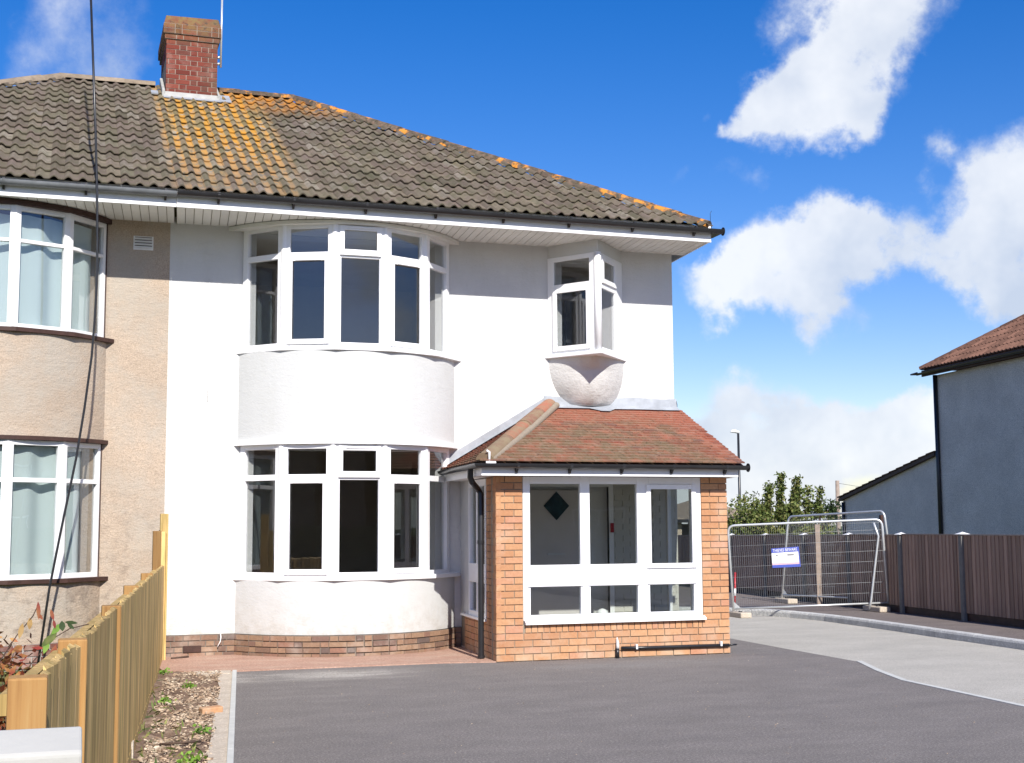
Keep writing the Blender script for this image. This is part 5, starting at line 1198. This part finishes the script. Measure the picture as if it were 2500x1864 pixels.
for (x, z, dx, dz, l, w_, m_) in [(-.088, 1.225, .08, -1, .07, .008, 'leaf_red'), (-.086, 1.18, .5, -.7, .03, .006, 'leaf_red'), (-.042, 1.195, .3, -1, .045, .007, 'leaf_red'), (-.03, 1.155, .2, -1, .035, .006, 'leaf_red'), (-.115, 1.165, .0, -1, .045, .010, 'leaf_brown'), (-.14, 1.145, -.2, -1, .06, .010, 'leaf_brown'), (.0, 1.14, -.9, -1, .055, .012, 'leaf_fresh'), (-.02, 1.12, -.4, -1, .06, .012, 'leaf_green'), (-.03, 1.10, -.9, -1, .06, .012, 'leaf_green'), (-.045, 1.085, -.3, -1, .06, .012, 'leaf_fresh'), (.01, 1.145, 1, -.1, .05, .007, 'leaf_dark'), (.02, 1.14, .7, -.6, .035, .007, 'leaf_dark'), (-.02, 1.06, -.2, -1, .07, .013, 'leaf_red'), (.0, 1.15, .1, -1, .04, .012, 'leaf_dark')]:
    leaf((x, 5.5, z), (dx, -.15, dz), l, w_, m_)
def grs():
    return (rng.uniform(-.6, .02), rng.uniform(4.8, 9), abs(rng.gauss(0, .05)))
gr = thing('grass_tuft', (-.2, 6.2, 0), 'bright green grass tuft showing over the fence top beside the shrub', 'grass')
q = link('foliage', leaves(700, lambda: (-.14+rng.gauss(0, .035), 5.6+rng.gauss(0, .12), .72+rng.uniform(-.72, .21)), .02, .2, .3), M['leaf_fresh'], gr, (0, 0, 0)); q['kind'] = 'stuff'
q = link('grass', leaves(5000, lambda: (rng.uniform(-4, .9), rng.uniform(5, 16), rng.uniform(-.02, .05)), .04, .1, .2), M['leaf_green']); q['kind'] = 'stuff'; q['label'] = 'rough grass in the neighbouring front garden behind the fence'; q['category'] = 'grass'

# ------------------------------------------------------------------ right: boarded fence with concrete posts
RF = thing('boarded_fence', (12.6, 18, 0), 'dark close-boarded fence with pale-capped concrete posts along the pavement', 'fence')
fd = Vector((math.sin(R(6.1)), math.cos(R(6.1)), 0)); FB = Vector((12.507, 16.78, 0)); PL_ = 1.833; fn = Vector((-fd.y, fd.x, 0))
def zt_(kk): return 1.372-.0125*max(kk, 0)
for kk in range(-4, 9):
    p = FB+fd*(PL_*kk); hh = zt_(kk)
    k = MB(); k.obox(p+fn*.05+Vector((0, 0, .0)), -fn*.1, fd*.09, (0, 0, hh-.03)); part('fence_post', k, 'post_concrete', RF, .008)
    k = MB(); c = p+fd*.045; zc2 = hh-.03
    k.v = [c+fn*.085-fd*.08+Vector((0, 0, zc2)), c-fn*.085-fd*.08+Vector((0, 0, zc2)), c-fn*.085+fd*.08+Vector((0, 0, zc2)), c+fn*.085+fd*.08+Vector((0, 0, zc2)), c+Vector((0, 0, zc2+.035))]; k.f = [(0, 1, 2, 3), (0, 4, 1), (1, 4, 2), (2, 4, 3), (3, 4, 0)]; part('post_cap', k, 'white_paint', RF)
    if kk < 8:
        k = MB(); k.obox(p+fd*.09+fn*.0, fd*(PL_-.09), -fn*.04, (0, 0, .20)); part('gravel_board', k, 'post_concrete' if False else 'dark_wood', RF)
        nbd = 17; bw = (PL_-.09)/nbd
        for i in range(nbd):
            a = p+fd*(.09+i*bw); k = MB(); top = hh-.05+random.uniform(-.003, .003); z0 = .2
            q0, q1 = a+fn*.022, a+fn*.010+fd*(bw+.006)
            k.v = [v+Vector((0, 0, z)) for z in (z0, top) for v in (q0, a, a+fd*(bw+.006), q1)]; k.f = [(0, 3, 2, 1), (4, 5, 6, 7), (0, 1, 5, 4), (1, 2, 6, 5), (2, 3, 7, 6), (3, 0, 4, 7)]; k.f = [f[::-1] for f in k.f]
            part('fence_board', k, 'fence_dark', RF)
        k = MB(); k.obox(p+fd*.09+fn*.03+Vector((0, 0, hh-.05)), fd*(PL_-.09), -fn*.045, (0, 0, .02)); part('capping_rail', k, 'timber_white', RF)

# temporary mesh fence panels
def mesh_panel(TL, TR, BR, BL_, label, rad=.02, hz=8, nv=74):
    t = thing('mesh_fence_panel', BL_, label, 'fence panel', 'temporary mesh fence panels')
    TL, TR, BR, BL_ = (Vector(q) for q in (TL, TR, BR, BL_)); c = .12
    def rounded(a, b, d, n=5):   # corner b between a and d
        p = b+(a-b).normalized()*c; q = b+(d-b).normalized()*c; return [p.lerp(b, i/n).lerp(b.lerp(q, i/n), i/n) for i in range(n+1)]
    k = MB(); k.tube([BL_+(BL_-TL).normalized()*.07]+rounded(BL_, TL, TR)+rounded(TL, TR, BR)+[BR+(BR-TR).normalized()*.02], rad, 8); part('frame_tube', k, 'galv', t)
    k = MB(); k.tube([BL_, BR], rad*.8, 8); part('bottom_tube', k, 'galv', t)
    k = MB(); k.prism([BL_, BL_+(BR-BL_).normalized()*.13, BL_+(TL-BL_).normalized()*.13], (.003, .006, 0)); part('corner_gusset', k, 'galv', t)
    for j in range(1, hz):
        k = MB(); u = j/hz; k.tube([TL.lerp(BL_, u), TR.lerp(BR, u)], .0026, 4); part('mesh_wire', k, 'wire', t)
    for j in range(1, nv):
        k = MB(); u = j/nv; a, b = TL.lerp(TR, u), BL_.lerp(BR, u); k.tube([a, b], .0013, 4, False); part('mesh_wire', k, 'wire', t)
    return t
mesh_panel((10.486, 20.3, 1.484), (12.66, 19.1, 1.575), (12.731, 19.1, .227), (10.555, 20.3, .115), 'near galvanised mesh fence panel carrying the white warning sign')
mesh_panel((12.604, 22.0, 1.641), (13.055, 19.62, 1.715), (13.2, 19.6, .237), (12.434, 22.0, .225), 'taller mesh fence panel leaning behind the near one against the boarded fence', nv=60)
k = MB(); k.tube([(12.53, 19.14, 1.52), (12.60, 19.12, 1.30), (12.46, 19.18, .25), (12.43, 19.2, .12)], .018, 8); solo('support_pole', k, 'galv', 'slanting galvanised pole standing inside the right end of the near mesh panel', 'pole')
def block(x, y, lab, z=.0):
    t = thing('fence_foot', (x, y, z), lab, 'fence foot', 'concrete feet under the mesh panels'); k = MB(); k.obox((x-.17, y-.28, z), (.2, 0, 0), (.03, .55, 0), (0, 0, .085)); part('foot_block', k, 'concrete', t, .015)
    k = MB(); k.tube([(x-.06, y-.05, z+.08), (x-.06, y-.05, z+.1)], .03, 10); part('socket', k, 'black', t)
block(10.66, 20.2, 'pale concrete foot under the left end of the near mesh panel', -.015); block(12.62, 19.2, 'concrete foot on the pavement under the right end of the near panel', .085); block(12.5, 21.9, 'small concrete foot half hidden under the rear mesh panel', .085)
# warning sign on the near panel
pdv = (Vector((12.731, 19.1, .227))-Vector((10.555, 20.3, .115))); pdir = Vector((pdv.x, pdv.y, 0)).normalized(); pnn = Vector((pdir.y, -pdir.x, 0))
def onp(px, py):   # point on the panel plane
    d = fwd+r2*((px-1250)/3290)-u2*((py-932)/3290); c0 = Vector((0, 0, 1.5)); p0_ = Vector((10.555, 20.3, .115))+pnn*.035; t = (p0_-c0).dot(pnn)/d.dot(pnn); return c0+d*t
S = thing('warning_sign', onp(1919, 1362), 'white and blue rectangular warning sign wired to the near mesh panel', 'sign')
c0, c1, c2, c3 = onp(1883, 1340), onp(1950, 1335), onp(1955, 1384), onp(1886, 1387)
M['sign_blue'] = simple('sign_blue', (.07, .10, .42), .4, .03); M['sign_white'] = simple('sign_white', (.80, .80, .82), .4, .02); M['sign_pink'] = simple('sign_pink', (.62, .42, .47), .4, .03); M['sign_sky'] = simple('sign_sky_blue', (.42, .55, .72), .4, .03); M['sign_grey'] = simple('sign_grey', (.25, .25, .26), .5, .03)
k = MB(); k.prism([c3, c2, c1, c0], pnn*.006); part('board', k, 'sign_white', S)
def strip(v0, v1, u0, u1, mat, lift, nm='print_band'):
    k = MB(); P_ = lambda u, v: c0.lerp(c1, u).lerp(c3.lerp(c2, u), v)+pnn*lift
    k.quad(P_(u0, v1), P_(u1, v1), P_(u1, v0), P_(u0, v0)); return part(nm, k, mat, S)
strip(0, .235, .0, 1, 'sign_blue', .008); strip(.86, 1, 0, 1, 'sign_blue', .008); strip(.76, .86, 0, 1, 'sign_pink', .008); strip(.33, .42, .56, .80, 'sign_grey', .008); strip(.34, .42, .15, .22, 'sign_grey', .008); strip(.58, .60, .05, .95, 'sign_grey', .008); strip(.235, 1, .965, 1, 'sign_blue', .0085)
def text(s_, u0, u1, v0, v1, mat):
    cu = bpy.data.curves.new('lettering', 'FONT'); cu.body = s_; cu.align_x = 'CENTER'; cu.align_y = 'CENTER'; cu.size = 1; cu.extrude = .004
    o = bpy.data.objects.new('lettering', cu); col.objects.link(o); bpy.context.view_layer.update(); wd, ht_ = o.dimensions.x, o.dimensions.y
    me = bpy.data.meshes.new_from_object(o.evaluated_get(bpy.context.evaluated_depsgraph_get())); bpy.data.objects.remove(o); me.materials.clear(); o = bpy.data.objects.new('lettering', me); col.objects.link(o); cu = me
    P_ = lambda u, v: c0.lerp(c1, u).lerp(c3.lerp(c2, u), v)+pnn*.010
    cen = P_((u0+u1)/2, (v0+v1)/2); U = (P_(u1, v0)-P_(u0, v0)); V = (P_(u0, v0)-P_(u0, v1))
    o.parent = S; un = U.normalized(); vn = (V-un*V.dot(un)).normalized(); nn = un.cross(vn)
    m = Matrix((( *un, ), ( *vn, ), ( *nn, ))).transposed().to_4x4(); m.translation = cen-Vector(S.location)
    o.matrix_local = m @ Matrix.Diagonal((U.length/wd, V.length/ht_, .5, 1)); cu.materials.append(M[mat])
text('THIEVES BEWARE', .05, .93, .05, .20, 'sign_white')
k = MB(); k.obox(onp(1994, 1435)+Vector((.9, 1.3, -.5)), (.1, -.02, 0), (.02, .06, 0), (.02, .0, 1.75)); 
def ony(px, py, Y):
    d = fwd+r2*((px-1250)/3290)-u2*((py-932)/3290); return Vector((0, 0, 1.5))+d*(Y/d.y)
a, b = ony(1996, 1475, 21.2), ony(1990, 1281, 21.1); a.z = .085; k = MB(); k.obox(a, (.085, -.02, 0), (.01, .05, 0), b-a); solo('timber_stake', k, 'timber_white', 'upright pale timber stake behind the warning sign against the dark fence', 'stake')
a, b = ony(2152, 1470, 20.9), ony(2150, 1262, 20.9); a = ony(2158, 1460, 19.5); a.z = .085; b = ony(2150, 1258, 19.5); k = MB(); k.obox(a, (.05, 0, 0), (0, .05, 0), b-a); solo('timber_stake', k, 'dark_wood', 'dark timber stake between the right ends of the two mesh panels', 'stake')
a, b = ony(1793, 1455, 20.6), ony(1795, 1398, 20.6); k = MB(); a.z = .1; k.tube([a, b], .016, 8)
t = thing('marker_post', a, 'short red and white marker post behind the left end of the mesh panel', 'post'); part('post', k, 'red', t)
k = MB(); k.tube([a.lerp(b, .35), a.lerp(b, .55)], .019, 8); part('white_band', k, 'white_paint', t)

# ------------------------------------------------------------------ grey house on the right
RH = thing('grey_house', (19.9, 27.6, 0), 'grey pebbledashed house in shade with brown tiled roof and lean-to beyond the dark fence', 'house')
hn = Vector((fd.y, -fd.x, 0)); C0 = Vector((19.89, 27.55, 0))
EZ = 5.06; LEN = 11
k = MB(); k.obox(C0, -fd*LEN, hn*9, (0, 0, EZ)); part('wall', k, 'grey_render', RH)
# lean-to: wall with sloping top
k = MB(); a = C0+hn*.0; b = C0+fd*5.15; k.prism([a, b, b+Vector((0, 0, 2.17)), a+Vector((0, 0, 3.15))], hn*6); part('lean_to_wall', k, 'grey_render', RH)
lr = part('lean_to_roof', MB().prism([a-hn*.1+Vector((0, 0, 3.13)), b-hn*.1+fd*.1+Vector((0, 0, 2.13)), b-hn*.1+fd*.1+Vector((0, 0, 2.20)), a-hn*.1+Vector((0, 0, 3.22))], hn*6.2), 'dark_wood', RH)
for i in range(14):
    t0, t1 = i/14, (i+1)/14+.008; q0 = (b+fd*.12).lerp(a, t0)+Vector((0, 0, 2.22+1.0*t0)); q1 = (b+fd*.12).lerp(a, t1)+Vector((0, 0, 2.22+1.0*t1)); sd_ = (q1-q0)
    for j in range(3):
        k = MB(); o_ = hn*(-.12+.3*j); k.prism([q0+o_+Vector((0, 0, .035)), q0+o_, q1+o_, q1+o_+Vector((0, 0, .012))], hn*.295); part('roof_tile', k, 'brown_tile', lr)
# main roof, hipped at the far corner
e0 = C0-hn*.22+fd*.28+Vector((0, 0, EZ+.16)); e1 = e0-fd*(LEN+.5); ap_ = .62
rk = MB(); hipd = (hn-fd)*1.0; top0 = e0+hipd*4.5+Vector((0, 0, 4.5*ap_)); top1 = e1+(hn)*4.5+Vector((0, 0, 4.5*ap_)); far = e0+hn*9.4
rk.quad(e1, e0, top0, top1); rk.f[-1] = rk.f[-1][::-1]; rk.poly([e0, far, top0]); rr_ = part('roof', rk, 'brown_tile', RH)
su = (hn+Vector((0, 0, ap_))).normalized(); su_n = Vector((-fn.x*0, 0, 0)); nrm = su.cross(-fd).normalized(); nrm = nrm if nrm.z > 0 else -nrm
ga = .36; tw = .30; up_ = math.hypot(1, ap_)
pu = [0, .10, .16, .22, .30]; phh = [0, .0, .035, .0, 0]; pu = [0, .05, .09, .13, .20, .24, .28, .30]; phh = [.0, .0, .035, .0, .0, .0, .0, 0]; pu = [0, .04, .075, .11, .15, .19, .225, .26, .30]; phh = [0, 0, .032, 0, 0, 0, .032, 0, 0]
def rtile():
    k = MB(); n = len(pu)
    for v, l in ((0, .03), (ga+.05, .008)):
        for u, h in zip(pu, phh): k.v.append(-fd*u+su*v+nrm*(h+l))
    for i in range(n-1): k.f.append((i, i+1, n+i+1, n+i))
    for i in range(n): k.v.append(Vector(k.v[i])-nrm*.03)
    for i in range(n-1): k.f.append((2*n+i, 2*n+i+1, i+1, i))
    return k.mesh('roof_tile')
rt = rtile()
for r_ in range(6):
    v = r_*ga; s0 = v/up_
    n_ = 22
    for i in range(n_):
        s_ = s0+.04+i*tw
        if s_ > 5.4: break
        p = e0-fd*s_+su*v; link('roof_tile', rt, M['brown_tile'], rr_, p)
run_tiles('hip_tile', e0+Vector((0, 0, .02)), e0.lerp(top0, .55), 'brown_tile', rr_, .11)
k = MB(); k.obox(e0+Vector((0, 0, -.17))+hn*.02, e1-e0, hn*.03, (0, 0, .15)); k.obox(e0+Vector((0, 0, -.05))+hn*.05, e1-e0, hn*.25, (0, 0, .02)); part('fascia_board', k, 'dark_wood', RH)
k = MB(); pA = e0+Vector((0, 0, -.08))-hn*.04+fd*.1; k.sweep([pA-fd*(LEN+.5), pA], [(-.05*math.cos(a_), -.05*math.sin(a_)) for a_ in [math.pi*i/8 for i in range(9)]]); k.tube([pA+fd*.0, pA+fd*.22-hn*.05], [.04, .02], 8); part('gutter', k, 'black', RH)
k = MB(); dpp = C0-hn*.05-fd*.08; k.tube([dpp+Vector((0, 0, EZ+.0)), dpp], .05, 10); part('downpipe', k, 'black', RH)
k = MB(); dpp = C0-hn*.05+fd*5.05; k.tube([dpp+Vector((0, 0, 2.1)), dpp], .045, 10); part('downpipe', k, 'black', RH)

# ------------------------------------------------------------------ far things
def far_house(x0, x1, y0, ze, zr, lab, wm, rm):
    t = thing('bungalow', ((x0+x1)/2, y0, 0), lab, 'house')
    k = MB(); k.box(x0, x1, y0, y0+6, -.05, ze-.06); part('wall', k, wm, t)
    k = MB(); k.v = [(x0-.3, y0-.3, ze), (x1+.3, y0-.3, ze), (x1+.3, y0+6.3, ze), (x0-.3, y0+6.3, ze), (x0+1.6, y0+3, zr), (x1-1.6, y0+3, zr)]; k.f = [(0, 1, 5, 4), (1, 2, 5), (2, 3, 4, 5), (3, 0, 4), (3, 2, 1, 0)]; part('roof', k, rm, t)
    k = MB(); k.box(x0-.3, x1+.3, y0-.34, y0-.301, ze-.10, ze+.0); part('gutter', k, 'black', t)
    for f_ in (.25, .7):
        xx = x0+(x1-x0)*f_; k = MB(); k.box(xx, xx+.9, y0-.03, y0+.02, .55, ze-.25); w_ = part('window', k, 'upvc', t); k = MB(); k.box(xx+.06, xx+.84, y0-.045, y0-.031, .61, ze-.31); part('glass_pane', k, 'dark_glass', w_)
far_house(21.3, 24.6, 44, 1.6, 2.5, 'small far house with pinkish tiled roof peeping out behind the broad tree', 'beige_render', 'ridge_tile')
far_house(14, 20.9, 44, 1.7, 2.1, 'low far house seen only through the porch side glass', 'beige_render', 'ridge_tile')
def bush(name, x, y, z, rx, ry, rz, n, size, mat, label, cat, shoots=(), seed=1, trunk=True):
    rr = random.Random(seed); t = thing(name, (x, y, 0), label, cat)
    blobs_ = [(rr.gauss(0, .45)*rx, rr.gauss(0, .45)*ry, rr.uniform(.15, .92)*rz, rr.uniform(.22, .45)) for _ in range(26)]
    def pos():
        if shoots and rr.random() < .13:
            s_ = rr.choice(shoots); u = rr.random(); return (x+s_[0]+rr.gauss(0, .07)+s_[2]*u, y+rr.gauss(0, .08), z+s_[3]+(s_[1]-s_[3])*u+rr.gauss(0, .04))
        b = rr.choice(blobs_); 
        while True:
            d = Vector((rr.gauss(0, 1), rr.gauss(0, 1), rr.gauss(0, 1)))
            if d.length > .1: break
        d = d.normalized()*b[3]*rx*rr.uniform(.65, 1.05); zz = z+b[2]+d.z*.9
        return (x+b[0]+d.x, y+b[1]+d.y, max(zz, .1))
    q = link('crown', leaves(n, pos, size, .3, .55), M[mat], t, (0, 0, 0)); q['kind'] = 'stuff'
    k = MB(); k.tube([(x, y, -.05), (x+.05, y, z+rz*.5)], [.07, .03], 7)
    for i in range(6): k.tube([(x, y, .3), (x+rr.uniform(-.6, .6)*rx, y+rr.uniform(-.4, .4), z+rz*rr.uniform(.6, .95))], [.03, .008], 5)
    for s_ in shoots: k.tube([(x+s_[0], y, z+s_[3]-.3), (x+s_[0]+s_[2], y, z+s_[1])], [.014, .005], 5)
    part('trunk', k, 'bark', t); return t
bush('tree', 20.0, 37.0, .2, 1.75, 1.0, 1.85, 17000, .055, 'leaf_green', 'broad green garden tree beside the dark lamp post', 'tree', [(.9, 2.85, .1, 1.7), (1.3, 2.75, .25, 1.7), (.45, 2.5, .1, 1.6)], 5)
bush('tree', 22.15, 37.4, .3, 1.05, .8, 1.75, 7000, .06, 'leaf_green', 'smaller green tree between the tall sprigs and the lean-to wall', 'tree', [(-.5, 2.3, .2, 1.4), (-.1, 2.35, .1, 1.5), (.35, 2.35, .1, 1.5)], 8)
bush('tree', 24.0, 39.5, .4, .7, .6, 1.9, 3200, .055, 'leaf_dark', 'dark evergreen at the lean-to corner below the timber pole', 'tree', (), 11)
bush('hedge_plant', 17.6, 36.0, .1, 1.2, .8, .9, 1800, .06, 'leaf_green', 'low green bush seen through the porch glass', 'bush', (), 13)
lp = thing('street_lamp', (21.12, 40, 0), 'tall thin dark lamp post with a small white head above the trees', 'lamp post')
k = MB(); k.tube([(21.12, 40, -.05), (21.12, 40, 1.6), (21.12, 40, 4.50)], [.07, .05, .038], 10); part('pole', k, 'black', lp)
k = MB(); k.tube([(21.15, 40, 4.54), (21.0, 40, 4.58), (20.9, 40, 4.575), (20.83, 40, 4.56)], [.05, .06, .05, .02], 10); part('lamp_head', k, 'white_paint', lp)
up = thing('utility_pole', (26.0, 42, 0), 'weathered timber pole standing behind the dark evergreen', 'pole')
a = ony(2044, 1200, 42); b = ony(2044, 1174, 42); k = MB(); k.tube([(a.x, 42, -.05), b], [.09, .07], 8); part('pole', k, 'timber_white', up)
w1 = ony(2044, 1180, 42); w2 = ony(2140, 1190, 50); k = MB(); k.tube([w1, w1.lerp(w2, .5)-Vector((0, 0, .05)), w2], .006, 4); part('wire', k, 'black', up)

# ------------------------------------------------------------------ the other side of the street, mirrored in the panes
for (x0, wd, lab) in [(-46.8, 20, 'brick house furthest left across the street mirrored in the left side panes'), (29.6, 18, 'brick house furthest right across the street mirrored in the oriel panes'), (-26.2, 18, 'dark brick house across the street mirrored in the left bay panes'), (-7.6, 19, 'brick house across the street mirrored in the middle bay panes'), (12.0, 17, 'brick house across the street mirrored in the porch glass')]:
    t = thing('brick_house', (x0, -22, 0), lab, 'house', 'houses across the street')
    k = MB(); k.box(x0, x0+wd, -31, -22, -.08, 5.2); part('wall', k, 'brown_brick', t)
    k = MB(); k.v = [(x0-.4, -31.4, 5.15), (x0+wd+.4, -31.4, 5.15), (x0+wd+.4, -21.6, 5.15), (x0-.4, -21.6, 5.15), (x0+3.5, -26.5, 8.1), (x0+wd-3.5, -26.5, 8.1)]; k.f = [(0, 1, 5, 4), (1, 2, 5), (2, 3, 4, 5), (3, 0, 4), (3, 2, 1, 0)]; part('roof', k, 'brown_tile', t)
    for zz in (.9, 3.4):
        for q in range(3):
            xx = x0+1.6+q*(wd-3.2-2.2)/2; k = MB(); k.box(xx, xx+2.2, -22.03, -21.95, zz, zz+1.3); f_ = part('window', k, 'upvc', t)
            k = MB(); k.box(xx+.08, xx+1.05, -21.949, -21.93, zz+.08, zz+1.22); part('glass_pane', k, 'dark_glass', f_); k = MB(); k.box(xx+1.15, xx+2.12, -21.949, -21.93, zz+.08, zz+1.22); part('glass_pane', k, 'dark_glass', f_)
hd = thing('hedge', (0, -17, 0), 'long dark hedge across the street mirrored low in the bay panes', 'hedge')
k = MB(); k.box(-46, 46, -17.5, -16.6, -.08, 1.5); q = part('hedge_body', k, 'lawn', hd)
